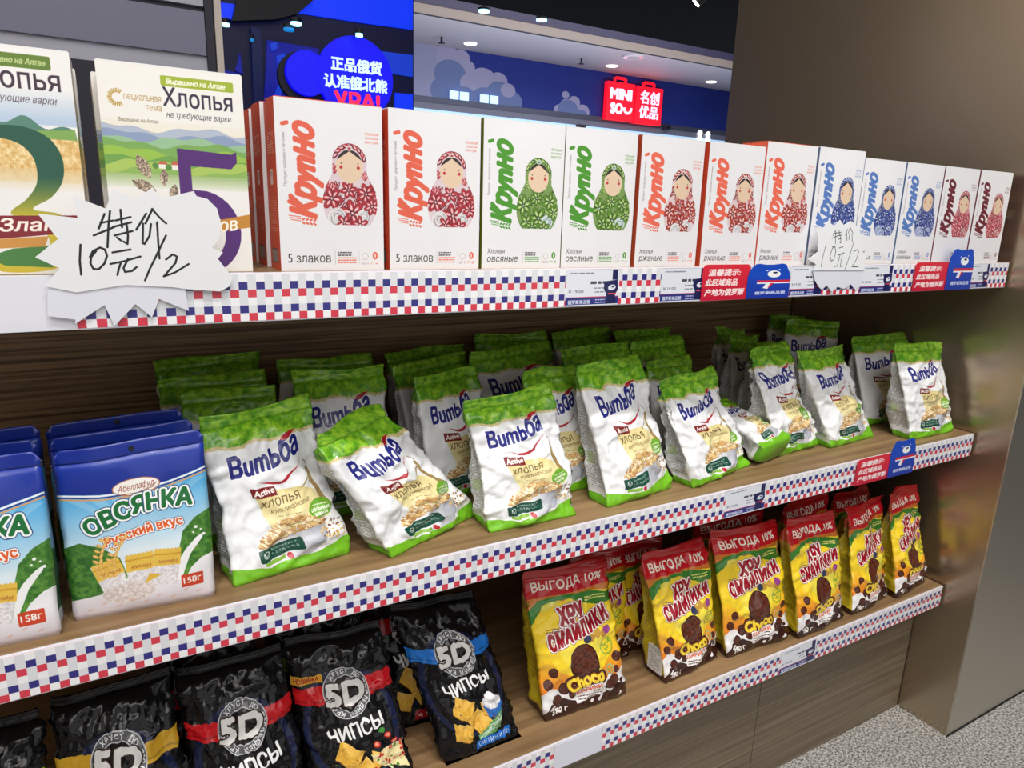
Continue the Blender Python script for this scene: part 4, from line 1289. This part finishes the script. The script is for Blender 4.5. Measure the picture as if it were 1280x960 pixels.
RED, YEL, GRN, BLE = (200, 26, 34), (206, 160, 44), (140, 186, 30), (36, 116, 206)
m_ch = {'blue': chipm('chips_sour_cream', BLE, 'СМЕТАНА И ЛУК', 'cream', (30, 110, 200), seed=1),
        'redn': chipm('chips_pizza', RED, 'ПИЦЦА', 'pizza', (190, 30, 40), True, seed=2),
        'red': chipm('chips_bacon', RED, '4 СЫРА', 'bacon', (170, 26, 36), seed=3),
        'yellow': chipm('chips_cheese', YEL, 'СЫР', 'cheese', (206, 150, 40), seed=4),
        'green': chipm('chips_green', GRN, 'ЛУК', 'cream', (110, 160, 40), seed=5)}
HG = 'black chip packets on the lowest shelf'
CH = [((.459, .046), 0, .138, (-.121, .262), (.029, .249), 25, 'blue', 'black chip packet with blue band leaning back, rightmost of its row'),
      ((.262, .030), -6, .145, (-.104, .257), (.038, .256), 22, 'redn', 'black chip packet with red band and a small yellow tab'),
      ((.106, .030), -3, .140, (-.086, .258), (.052, .259), 22, 'red', 'black chip packet with plain red band between yellow and tabbed ones'),
      ((-.040, .030), -4, .138, (-.085, .262), (.052, .266), 22, 'yellow', 'black chip packet with yellow band, second from the left edge'),
      ((-.186, .032), -5, .136, (-.082, .250), (.048, .257), 22, 'green', 'black chip packet with green band cut by the left edge')]
for k, (b, rot, wb, TL, TR, lean, kd, lb) in enumerate(CH):
    g = bag('chip_packet', b, rot, wb, TL, TR, lean, .042, Z3, (m_ch[kd], m_chb), m_cht, seed=130 + k, amp=.0048, fine=.9, pillow=True, nv=56, nf=46, waist=.02, edge=.0016, seal_h=.012, bulge=.004)
    tag(g, lb, 'chip packet', HG)
for k, (x, y, kd, H, lb) in enumerate(((.395, .150, 'red', .262, 'black chip packet behind the blue banded one, red piece showing'),
                                       (.235, .115, 'green', .262, 'black chip packet behind the tabbed red one with its ring logo peeking over'),
                                       (.075, .115, 'red', .258, 'black chip packet behind the plain red banded one'),
                                       (.300, .205, 'yellow', .282, 'black chip packet deep in the second column touching the shelf edge shadow'))):
    g = bag('chip_packet', (x, y), -5, .14, (-.09, H), (.05, H), 20, .038, Z3, (m_ch[kd], m_chb), m_cht, seed=150 + k, amp=.0055, pillow=True, nv=34, nf=28, waist=.02, edge=.0016, seal_h=.012, bulge=.004)
    tag(g, lb, 'chip packet', HG)

# ------------------------------------------------------------------ signs and tags on the rails
def plate(name, pts, th, mt, parent=None, y=0.0, uvbox=None, edge_mat=None, holes=None):
    """flat sheet in the XZ plane, front face at y, thickness th behind it"""
    bm = bmesh.new()
    f = bm.faces.new([bm.verts.new((p[0], y, p[1])) for p in pts])
    bm.normal_update()
    if f.normal.y > 0: f.normal_flip()
    r = bmesh.ops.extrude_face_region(bm, geom=[f])
    vs = [v for v in r['geom'] if isinstance(v, bmesh.types.BMVert)]
    for v in vs: v.co.y += th
    bmesh.ops.recalc_face_normals(bm, faces=bm.faces[:])
    bmesh.ops.triangulate(bm, faces=[q for q in bm.faces if len(q.verts) > 4])
    ul = bm.loops.layers.uv.new('UVMap')
    if uvbox is None:
        xs = [p[0] for p in pts]; zs = [p[1] for p in pts]; uvbox = (min(xs), min(zs), max(xs), max(zs))
    for q in bm.faces:
        for l in q.loops:
            l[ul].uv = ((l.vert.co.x - uvbox[0]) / (uvbox[2] - uvbox[0]), (l.vert.co.z - uvbox[1]) / (uvbox[3] - uvbox[1]))
    me = bpy.data.meshes.new(name); bm.to_mesh(me); bm.free(); me.materials.append(mt)
    return mesh_obj(name, me, parent)


def to_plane(pts, ox, oy, k, y):
    return [tuple(float(c) for c in pY(ox + px / k, oy + py / k, y)[[0, 2]]) for px, py in pts]


def burst(name, label, pts, strokes, lower, ox, oy, k, y, wd, tape=None):
    P = to_plane(pts, ox, oy, k, y)
    x0 = min(p[0] for p in P); z0 = min(p[1] for p in P); x1 = max(p[0] for p in P); z1 = max(p[1] for p in P)
    S = [[((q[0] - x0) * 1000, (q[1] - z0) * 1000) for q in to_plane(s, ox, oy, k, y)] for s in strokes]
    art = sign_text(S, (x1 - x0) * 1000, (z1 - z0) * 1000, wd)
    m = img_mat(label[:20], art, .5)
    root = empty(name, (x0, y, z0))
    plate('sign_face', [(p[0] - x0, p[1] - z0) for p in P], .0008, m, root)
    Q = to_plane(lower, ox, oy, k, y + .001)
    plate('folded_foot', [(p[0] - x0, p[1] - z0) for p in Q], .0006, mat('sign_card', (222, 224, 236), .3, coat=.3), root, .0012)
    tag(root, label, 'sign', 'handwritten starburst price signs')
    return root


burst('price_sign', 'large white starburst sign handwritten 10 yuan for 2 below the purple five',
      [(175, 440), (240, 370), (140, 325), (232, 252), (150, 150), (310, 168), (292, 80), (422, 130), (455, 50), (540, 98), (610, 45), (632, 78), (655, 88), (775, 60), (786, 80), (830, 92), (868, 130), (884, 190), (880, 245), (848, 288), (892, 305), (872, 332), (930, 405), (920, 440), (880, 462), (740, 452), (700, 446), (500, 436), (305, 466)],
      [[(418, 152), (395, 210)], [(402, 188), (452, 178)], [(375, 238), (455, 205)], [(440, 140), (434, 200), (430, 285)], [(462, 178), (522, 164)], [(482, 135), (488, 205)], [(452, 204), (525, 185)], [(458, 238), (530, 220)], [(506, 190), (512, 240), (510, 272), (494, 262)], [(468, 246), (484, 258)],
       [(585, 150), (545, 215)], [(572, 190), (571, 270)], [(610, 132), (582, 190)], [(608, 132), (640, 168), (665, 190)], [(604, 192), (598, 240), (578, 272)], [(628, 185), (632, 250), (638, 330)],
       [(322, 275), (319, 340), (325, 395)], [(384, 300), (364, 325), (362, 350), (374, 372), (396, 372), (418, 350), (428, 320), (420, 294), (400, 286), (372, 300), (360, 324)],
       [(450, 306), (522, 294)], [(442, 352), (500, 340), (562, 322)], [(484, 345), (474, 375), (470, 396)], [(512, 332), (494, 368), (500, 384), (528, 380), (547, 364)],
       [(664, 238), (620, 330), (600, 370), (580, 418)], [(664, 334), (690, 314), (708, 322), (702, 348), (655, 402), (700, 386), (755, 352)]],
      [(190, 446), (305, 462), (500, 434), (740, 450), (756, 540), (636, 492), (608, 566), (542, 512), (458, 600), (418, 516), (300, 592), (302, 575), (190, 560)],
      0, 220, 3.2, -.006, 1.9)
burst('price_sign', 'small white starburst sign handwritten 10 yuan for 2 before the blue dolls',
      [(48, 258), (108, 212), (104, 112), (86, 66), (138, 70), (166, 34), (206, 60), (238, 22), (262, 56), (300, 28), (330, 56), (352, 60), (362, 205), (405, 245), (374, 262), (382, 322), (74, 322), (96, 286)],
      [[(206, 90), (196, 118)], [(198, 104), (222, 100)], [(190, 132), (222, 118)], [(212, 84), (210, 165)], [(224, 100), (244, 96)], [(232, 82), (234, 118)], [(222, 118), (246, 112)], [(226, 138), (246, 132)], [(240, 116), (242, 160), (234, 154)],
       [(282, 78), (268, 112)], [(276, 98), (278, 146)], [(298, 70), (286, 100)], [(298, 72), (314, 100)], [(294, 104), (290, 140)], [(308, 104), (310, 150)],
       [(152, 178), (136, 240), (124, 302)], [(206, 178), (190, 196), (178, 240), (186, 268), (200, 258), (212, 216), (208, 182), (192, 184)],
       [(232, 190), (256, 182)], [(224, 232), (262, 218)], [(238, 230), (220, 296), (206, 300)], [(252, 222), (238, 300), (254, 296)], [(318, 156), (290, 250), (256, 344)], [(318, 212), (340, 198), (348, 212), (334, 258), (308, 300), (344, 302)]],
      [(76, 322), (382, 322), (360, 408), (332, 440), (300, 404), (262, 432), (222, 420), (190, 452), (160, 412), (130, 436), (112, 420), (88, 380)],
      1000, 270, 4.74, -.005, 1.3)
m_nr = img_mat('red_notice_print', notice_red(), .3, .4); m_nb = img_mat('blue_notice_print', notice_blue(), .3, .4)


def rr_pts(x0, z0, x1, z1, r, skew=0):
    out = []
    for cx, cz, a0 in ((x1 - r, z1 - r, 0), (x0 + r, z1 - r, 90), (x0 + r * .3, z0 + r * .3, 180), (x1 - r * .3, z0 + r * .3, 270)):
        rad = r if a0 < 180 else r * .3
        for k in range(5):
            a = math.radians(a0 + k * 22.5); x = cx + rad * math.cos(a); z = cz + rad * math.sin(a)
            out.append((x + skew * (z - z0), z))
    return out


def bear_shape(w_, h_):
    pts = [(0, 0), (w_, 0), (w_, h_ * .5), (w_ * .97, h_ * .72), (w_ * .90, h_ * .86)]
    for cx in (.76,):
        pts += [(w_ * (cx + .13 * math.cos(a)), h_ * (.91 + .07 * math.sin(a))) for a in (0, .8, 1.57, 2.3)]
    pts += [(w_ * .55, h_ * .95), (w_ * .4, h_ * .95)]
    pts += [(w_ * (.24 + .13 * math.cos(a)), h_ * (.91 + .07 * math.sin(a))) for a in (.8, 1.57, 2.3, 3.14)]
    pts += [(w_ * .03, h_ * .78), (0, h_ * .6)]
    return pts


def notice(label, x0, xm, x1, z, hr, hb, lean=0.0):
    root = empty('notice_sign', (x0, -.004, z)); root.rotation_euler = (math.radians(lean), 0, 0)
    plate('red_card', rr_pts(0, 0, xm - x0 + .006, hr, .008), .0007, m_nr, root, 0)
    plate('bear_card', [(p[0] + xm - x0, p[1]) for p in bear_shape(x1 - xm, hb)], .0007, m_nb, root, -.0012)
    tag(root, label, 'sign', 'red and blue origin notices on the rails')
    return root


def nx(px, py): return float(pY(px, py, -.004)[0])


notice('wide red and blue origin notice before the rye cartons on the top rail', nx(878, 350), nx(934, 350), nx(987, 350), Z1 - .052, .056, .058)
notice('origin notice with upright blue bear under the plum lettered cartons', nx(1142, 350), nx(1182, 350), nx(1213, 350), Z1 - .052, .056, .084)
notice('origin notice with blue bear on the middle shelf rail', nx(1072, 580), nx(1112, 575), nx(1143, 570), Z2 - .053, .056, .082)
m_tag = img_mat('price_tag_print', price_tag(), .35, .3)
for i, (a, b, py, z, lb) in enumerate(((709, 775, 360, Z1, 'price tag on the top rail under the second green doll carton'),
                                     (828, 884, 355, Z1, 'price tag on the top rail just left of the wide red notice'),
                                     (990, 1030, 350, Z1, 'price tag on the top rail left under the small starburst sign'),
                                     (1078, 1117, 350, Z1, 'price tag on the top rail right of the small starburst sign'),
                                     (1211, 1237, 348, Z1, 'price tag on the top rail right of the upright bear notice'),
                                     (909, 958, 622, Z2, 'price tag on the middle shelf rail below the squat bag'),
                                     (979, 1020, 818, Z3, 'price tag on the lowest rail below the cocoa bags'))):
    x0, x1 = nx(a, py), nx(b, py)
    t_ = empty('price_tag', (x0, -.0014, z - .051)); w_ = x1 - x0
    plate('tag_card', [(0, 0), (w_, 0), (w_, .0505), (0, .0505)], .0005, m_tag, t_)
    plate('tag_sleeve', [(-.0006, -.0004), (w_ + .0006, -.0004), (w_ + .0006, .001), (-.0006, .001)], .0005, m_rail, t_, -.0006)
    tag(t_, lb, 'price tag', 'printed price tags in the rails')
b_ = plate('blank_label', [(gx0 + .001, Z3 - .051), (gx1 - .001, Z3 - .051), (gx1 - .001, Z3 - .002), (gx0 + .001, Z3 - .002)], .0006, mat('blank_paper', (222, 223, 238), .35), None, -.0009)
tag(b_, 'blank white label in the lowest rail below the first cocoa bag', 'label')

# ------------------------------------------------------------------ the shop hall behind
m_panel = mat('grey_blue_laminate', (128, 130, 156), .45)
m_panel2 = mat('pale_laminate', (186, 188, 206), .45)
m_frame = mat('cream_frame', (214, 204, 196), .4); m_dark = mat('dark_joint', (44, 44, 60), .6)
x0, x1, zb = -1.2, .262, 1.55
un = empty('display_cabinet', (-1.2, 1.2, 0)); tag(un, 'grey blue laminate cabinet back behind the flakes cartons', 'cabinet')
zt = 1.682
box('header_panel', (0, 0, 1.585), (1.452, .02, zt + .002), m_panel, un, .001)
box('lower_panel', (0, .006, .0), (1.452, .026, 1.545), m_dark, un, .001)
box('shadow_gap', (0, .010, 1.545), (1.470, .022, 1.585), m_panel2, un)
box('upper_joint', (0, .012, zt + .002), (1.462, .024, zt + .014), m_dark, un)
box('upper_panel', (0, .001, zt + .014), (1.452, .02, 2.1), m_panel2, un, .001)
box('inner_post', (1.453, -.004, 0), (1.472, .03, 2.2), m_dark, un, .001)
box('corner_post', (1.474, -.01, 0), (1.490, .03, 2.2), m_frame, un, .001)

# blue lit hall wall made of separate panels
em = lambda n, c, s: mat(n, c, .5, emit=(c, s))
wall = empty('display_wall', (0, 2.6, 0)); tag(wall, 'blue lit display wall with dark beams behind the round sign', 'display')
m_navy = em('deep_navy_glow', (2, 6, 46), .6)
m_lit = em('bright_blue_panel', (4, 48, 226), .95); m_mid = em('mid_blue_panel', (6, 16, 128), .9); m_soft = em('soft_blue_panel', (16, 56, 190), .8)
WY = 2.6


def wp(pts, y): return [tuple(float(c) for c in pY(u, v, y)[[0, 2]]) for u, v in pts]


lft, rgt = float(pY(276, 60, WY)[0]), float(pY(517, 60, WY)[0])
plate('backing', [(lft - .3, .0), (rgt, 0), (rgt, 3.0), (lft - .3, 3.0)], .03, m_navy, wall, 0)
for nm, mt, pts in (('light_panel', m_lit, [(372, 16), (392, 0), (420, -60), (516, -60), (516, 37), (450, 28)]),
                    ('light_panel', m_lit, [(276, 3), (300, 6), (290, 23), (276, 29)]),
                    ('light_panel', m_soft, [(478, 64), (516, 69), (516, 96), (490, 92)]),
                    ('light_panel', m_lit, [(494, 116), (516, 118), (516, 160), (494, 160)]),
                    ('cloud_panel', m_mid, [(334, 50), (399, 61), (392, 130), (330, 130)]),
                    ('cloud_cutout', m_soft, [(346, 70), (352, 67), (358, 69), (361, 76), (357, 86), (353, 100), (352, 118), (344, 130), (343, 120), (350, 100), (347, 84)]),
                    ('cloud_cutout', m_soft, [(338, 54), (346, 52), (347, 60), (340, 64)]),
                    ('light_streak', m_mid, [(300, 66), (304, 92), (298, 90), (294, 88)]),
                    ('light_streak', m_mid, [(276, 86), (300, 92), (300, 100), (276, 100)])):
    d = .012 if 'cutout' not in nm else .024
    plate(nm, wp(pts, WY - d), .01, mt, wall, -d)
# beams proud of the panels
m_beam = mat('dark_blue_beam', (3, 4, 22), .5)
plate('beam', wp([(296, 0), (300, 0), (376, -20), (392, 0), (372, 17), (345, 24), (290, 26)], WY - .05), .04, m_beam, wall, -.05)
plate('beam', wp([(314, 34), (326, 36), (330, 140), (318, 140)], WY - .04), .03, em('navy_post', (3, 18, 70), .5), wall, -.04)


def disc(name, c, r, depth, mt, parent=None, loc=None, rot=(math.pi / 2, 0, 0), seg=48, bev=0.0):
    bm = bmesh.new(); bmesh.ops.create_cone(bm, segments=seg, radius1=r, radius2=r, depth=depth, cap_ends=True)
    if bev: bmesh.ops.bevel(bm, geom=[e for e in bm.edges if len(e.link_faces) == 2 and e.calc_face_angle(0) > 1], offset=bev, segments=2, affect='EDGES')
    me = bpy.data.meshes.new(name); bm.to_mesh(me); bm.free(); me.materials.append(mt)
    o = mesh_obj(name, me, parent, loc); o.rotation_euler = rot
    return o


def text_obj(name, s, size, mt, parent, loc, fit=None, bold=.02, depth=.006):
    """raised lettering built as a mesh of small blocks, standing in the XZ plane, centred on x"""
    N = 36
    sg = outlines(s); P = sg.reshape(-1, 2).copy()
    xa, xb, ya = P[:, 0].min(), P[:, 0].max(), P[:, 1].min()
    r = bold * N
    S = np.stack([(P[:, 0] - xa) * N + r + 1, (P[:, 1] - ya) * N + r + 1], -1).reshape(-1, 4)
    m = dilate(fill_wind(S, int((xb - xa) * N + 2 * r + 4), int((P[:, 1].max() - ya) * N + 2 * r + 4)), r)
    kz = size / N; kx = (fit / ((xb - xa) * N)) if fit else kz
    open_, rects = {}, []
    for j in range(m.shape[0] + 1):
        runs = set()
        if j < m.shape[0]:
            d = np.diff(np.concatenate([[0], m[j].astype(int), [0]]))
            runs = set(zip(np.where(d == 1)[0], np.where(d == -1)[0]))
        for k in list(open_):
            if k not in runs: rects.append((k[0], open_.pop(k), k[1], j))
        for k in runs:
            if k not in open_: open_[k] = j
    V, F = [], []
    w2 = m.shape[1] / 2
    for i0, j0, i1, j1 in rects:
        n = len(V)
        for y in (0, depth):
            for i, j in ((i0, j0), (i1, j0), (i1, j1), (i0, j1)): V.append(((i - w2) * kx, y, (j - r - 1) * kz + ya * size))
        F += [(n, n + 1, n + 2, n + 3), (n + 7, n + 6, n + 5, n + 4), (n, n + 4, n + 5, n + 1), (n + 1, n + 5, n + 6, n + 2), (n + 2, n + 6, n + 7, n + 3), (n + 3, n + 7, n + 4, n)]
    return from_data(name, V, F, mt, parent, smooth=False, loc=loc)


SY = 2.2
C0 = pY(444, 98, SY); C1 = pY(384, 92, SY)
R0 = float(np.linalg.norm(pY(444, 46, SY) - C0)); R1 = float(abs(pY(357, 92, SY)[0] - C1[0]))
sg = empty('round_sign', (float(C0[0]), SY, float(C0[2]))); tag(sg, 'blue cloud shaped lit sign with white lettering above the rose doll cartons', 'sign')
m_sign = em('blue_sign_face', (6, 6, 226), .9)
disc('large_disc', None, R0, .03, m_sign, sg, (0, 0, 0)); disc('small_disc', None, R1, .03, m_sign, sg, (float(C1[0] - C0[0]), .004, float(C1[2] - C0[2])))
disc('disc_edge', None, R1 + .012, .03, m_beam, sg, (float(C1[0] - C0[0]) - .012, .036, float(C1[2] - C0[2]) - .012))
m_wt = em('white_letters', (206, 232, 255), 1.0); m_rt = em('red_letters', (255, 40, 84), 1.0)
px = float(abs(pY(444, 98, SY)[2] - pY(444, 99, SY)[2]))
text_obj('lettering', '正品俄货', 17.5 * px, m_wt, sg, (0.003, -.019, float(pY(444, 90, SY)[2] - C0[2])), bold=.03)
text_obj('lettering', '认准俄北熊', 17.5 * px, m_wt, sg, (-0.002, -.019, float(pY(444, 112, SY)[2] - C0[2])), bold=.03)
text_obj('lettering', 'УРА!', 29 * px, m_rt, sg, (0.003, -.019, float(pY(444, 138, SY)[2] - C0[2])), bold=.04)
box('sign_post', (-.02, .03, -float(C0[2])), (.02, .06, 0), m_beam, sg)

# lit ceiling spots
def ceil_spot(px, py, y, r, mt, lb, tiltx=0):
    p = pY(px, py, y)
    s = empty('ceiling_spotlight', tuple(float(c) for c in p)); 
    disc('lamp_face', None, r, .01, mt, s, (0, 0, 0), (0, 0, 0), 20)
    disc('housing', None, r * 1.05, .016, m_beam, s, (0, 0, .0135), (0, 0, 0), 20)
    tag(s, lb, 'spotlight', 'lit ceiling spotlights')


m_cy = em('cyan_lamp', (150, 240, 255), 3.0); m_cyd = em('dim_cyan_lamp', (20, 120, 190), 1.0); m_ww = em('white_lamp_and_reflection', (255, 250, 240), 4.0)
for a in ((370, 30, 2.4, .022, m_cy, 'cyan tinted spotlight left of the round sign'), (361, 37, 2.42, .021, m_cyd, 'dim blue spotlight just below the cyan one'),
          (449, 44, 2.12, .014, m_cy, 'cyan spotlight on the top rim of the round sign'), (282, 31, 2.4, .015, m_cy, 'cyan spotlight by the cream cabinet post'),
          (315, 50, 2.4, .006, m_cyd, 'tiny blue spotlight above the dark post')):
    ceil_spot(*a)

# store front across the hall
SF, SB, SZ = 5.9, 7.05, 3.0
m_soffit = mat('pale_soffit', (186, 180, 190), .6); m_fascia = mat('beige_fascia', (150, 138, 132), .5)
sf = empty('trim_2', (2.0, SF, 0)); tag(sf, 'pale lowered soffit above the store front', kind='structure')
box('soffit_board', (0, 0, SZ), (9, SB - SF + .3, SZ + .02), m_soffit, sf)
box('front_fascia', (0, -.02, SZ - .005), (9, 0, SZ + .085), m_fascia, sf); box('dark_lip', (0, -.03, SZ + .085), (9, 0, SZ + .16), mat('violet_grey_lip', (60, 56, 84), .5), sf)
box('shadow_joint', (0, -.024, SZ - .012), (9, -.005, SZ - .004), m_dark, sf)
for x, y, r in ((pZ(588, 54, SZ), 0, .035), (pZ(765, 82, SZ), 0, .035), (pZ(889, 102, SZ), 0, .035)):
    s = empty('downlight', (float(x[0]), float(x[1]), SZ)); disc('lamp_face', None, .07, .006, em('warm_downlight', (255, 246, 226), 2.2), s, (0, 0, -.006), (0, 0, 0), 24)
    disc('rim', None, .085, .004, m_rail, s, (0, 0, -.002), (0, 0, 0), 24)
    tag(s, {588: 'a', 765: 'b'}.get(0, None) or ('round downlight in the pale soffit ' + ('above the painted cloud', 'just left of the red bag signs', 'nearest the steel column')[(0 if x[0] < 4 else (1 if x[0] < 6.1 else 2))]), 'downlight', 'soffit downlights')
for u, v in ((552, 46), (727, 73)):
    x = pZ(u, v, SZ); s = empty('sprinkler', (float(x[0]), float(x[1]), SZ)); disc('stem', None, .012, .06, m_dark, s, (0, 0, -.03), (0, 0, 0), 10); disc('deflector', None, .035, .006, m_dark, s, (0, 0, -.06), (0, 0, 0), 12)
    tag(s, 'small dark sprinkler hanging from the soffit, ' + ('left one above the clouds' if u < 600 else 'right one between two downlights'), 'sprinkler', 'soffit sprinklers')
pt = pZ(792, 70, SZ); s = empty('ceiling_speaker', (float(pt[0]), float(pt[1]), SZ)); disc('grille', None, .12, .02, m_rail, s, (0, 0, -.01), (0, 0, 0), 28); disc('core', None, .07, .01, m_soffit, s, (0, 0, -.024), (0, 0, 0), 24)
tag(s, 'round white ceiling speaker in the soffit above the red signs', 'ceiling speaker')


def mural():
    a = Art(560, 62, 3, (18, 44, 142))
    a.rect(0, 0, 34, 62, (150, 156, 196)); L, D = (158, 160, 200), (104, 124, 178)
    for x, y, r, c in ((38, 50, 14, L), (52, 52, 10, L), (60, 42, 8, L), (40, 30, 18, D), (34, 10, 16, D), (78, 28, 16, L), (64, 22, 13, L), (96, 30, 11, L), (72, 12, 20, L), (98, 14, 16, D), (80, 4, 16, D), (112, 6, 14, D), (108, 20, 9, L), (56, 4, 14, D),
                       (176, 2, 9, L), (184, 10, 9, L), (194, 16, 8, L), (206, 4, 10, L), (182, 24, 5, L), (186, 4, 14, D), (204, -3, 10, D)): a.ell(x, y, r, r, c)
    return a


wl = empty('wall_back', (2.0, SB, 0)); tag(wl, 'dark blue store front wall printed with clouds', kind='structure')
zbm = float(pY(800, 152, SB)[2])
zt_ = SZ
o = plate('cloud_mural', [(float(pY(517, 100, SB)[0]) - 2.0 - .0, zbm), (7.4, zbm), (7.4, zt_), (float(pY(517, 100, SB)[0]) - 2.0, zt_)], .04, img_mat('cloud_mural_print', mural(), .6), wl)
box('side_wall', (-6, .05, 0), (7.5, .09, SZ), mat('pale_store_wall', (150, 156, 190), .6), wl)
box('mural_frame', (0.5, -.03, zbm - .06), (7.4, .0, zbm), mat('steel_trim', (96, 100, 120), .35, .6), wl)
m_glow = em('store_window_glow', (170, 206, 240), .75)
box('lit_store_window', (0.5, -.01, .1), (7.4, .03, zbm - .13), m_glow, wl)
box('window_head', (0.5, -.02, zbm - .13), (7.4, .02, zbm - .06), mat('grey_head', (120, 124, 146), .5), wl)
for i in range(9):
    box('light_tile', (1.55 + i * .13, -.05, zbm + .0), (1.66 + i * .13, -.035, zbm + .09), em('tile_glow', (190, 220, 250), .9), wl) if i in (0, 1, 3, 4) else None
for u in (728, 835):
    q = pY(u, 162, SB - .1); bx = empty('security_camera', (float(q[0]), SB - .1, float(q[2]))); box('body', (-.05, 0, 0), (.05, .08, .06), m_dark, bx); disc('lens', None, .02, .02, m_black, bx, (0, -.01, .03))
    tag(bx, 'small dark camera box on the store front trim ' + ('left of the red signs' if u < 800 else 'right of the red signs'), 'camera', 'store front cameras')
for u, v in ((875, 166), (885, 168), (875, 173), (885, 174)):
    q = pY(u, v, SB - .03); disc('window_reflection', None, .035, .02, m_ww, wl, (float(q[0]) - 2.0, -.03, float(q[2])))  # glowing discs stand in for light reflected in the store window

m_mred = em('lit_red_sign', (236, 14, 40), .95); m_mw = em('lit_pink_letters', (255, 214, 240), 1.0)
for (ul, ur, vt, vb_, l1, l2, lb) in ((759, 793, 103, 151, 'MINI', 'SOU', 'lit red shopping bag sign with Latin letters, left of the pair'),
                                     (795, 828, 109, 156, '名创', '优品', 'lit red shopping bag sign with Chinese characters, right of the pair')):
    y = SB - .12; um = (ul + ur) / 2; vm = (vt + vb_) / 2
    c = pY(um, vm, y); wd = float(pY(ur, vm, y)[0] - pY(ul, vm, y)[0]); ht = float(pY(um, vt, y)[2] - pY(um, vb_, y)[2])
    s = empty('bag_sign', (float(c[0]), y, float(c[2])))
    box('sign_body', (-wd / 2, 0, -ht / 2), (wd / 2, .08, ht / 2), m_mred, s, .01)
    hv = []
    bm = bmesh.new(); path = [(-wd * .2, 0), (-wd * .2, ht * .09), (-wd * .13, ht * .12), (wd * .13, ht * .12), (wd * .2, ht * .09), (wd * .2, 0)]
    for (xa, za), (xb, zb_) in zip(path[:-1], path[1:]):
        d_ = Vector((xb - xa, 0, zb_ - za)); r_ = bmesh.ops.create_cone(bm, segments=8, radius1=.018, radius2=.018, depth=d_.length + .02, cap_ends=True)
        q = d_.to_track_quat('Z', 'Y').to_matrix().to_4x4(); q.translation = Vector(((xa + xb) / 2, .04, (za + zb_) / 2 + ht / 2)); bmesh.ops.transform(bm, matrix=q, verts=r_['verts'])
    me = bpy.data.meshes.new('handle'); bm.to_mesh(me); bm.free(); me.materials.append(m_mred); mesh_obj('handle', me, s)
    if l1 == 'MINI':
        text_obj('lettering', l1, ht * .36, m_mw, s, (0, -.008, ht * .06), fit=wd * .76, bold=.05)
        text_obj('lettering', 'SO', ht * .36, m_mw, s, (-wd * .14, -.008, -ht * .32), fit=wd * .42, bold=.05)
        # the last letter is a smiling curve
        cu = [(wd * .13 + wd * .13 * (1 - math.cos(t)) , -ht * .16 - ht * .13 * math.sin(t)) for t in [math.pi * k / 8 for k in range(9)]]
        bm = bmesh.new()
        for (xa, za), (xb, zb_) in zip(cu[:-1], cu[1:]):
            d_ = Vector((xb - xa, 0, zb_ - za)); r_ = bmesh.ops.create_cone(bm, segments=8, radius1=.016, radius2=.016, depth=d_.length + .01, cap_ends=True)
            q = d_.to_track_quat('Z', 'Y').to_matrix().to_4x4(); q.translation = Vector(((xa + xb) / 2, -.008, (za + zb_) / 2)); bmesh.ops.transform(bm, matrix=q, verts=r_['verts'])
        me = bpy.data.meshes.new('smile_letter'); bm.to_mesh(me); bm.free(); me.materials.append(m_mw); mesh_obj('smile_letter', me, s)
    else:
        text_obj('lettering', l1, ht * .36, m_mw, s, (0, -.008, ht * .07), fit=wd * .7, bold=.03); text_obj('lettering', l2, ht * .36, m_mw, s, (0, -.008, -ht * .32), fit=wd * .7, bold=.03)
    tag(s, lb, 'sign', 'pair of red bag signs')
for k, (u, v, y, r, lb) in enumerate(((605, 14, 4.5, .045, 'cyan spotlight under the black ceiling, above the cloud mural left'), (677, 25, 4.7, .045, 'cyan spotlight under the black ceiling, second above the mural'))):
    ceil_spot(u, v, y, r, m_cy, lb)
q = pY(870, 4, 4.5); s = empty('track_lamp', tuple(float(c) for c in q)); s.rotation_euler = (.5, .6, 0)
disc('lamp_face', None, .04, .01, m_ww, s, (0, 0, 0), (0, 0, 0), 20); disc('barrel', None, .045, .12, m_black, s, (0, 0, .066), (0, 0, 0), 20)
tag(s, 'tilted white track lamp in the black ceiling near the column', 'lamp')
q = pY(895, 66, SF + .0)
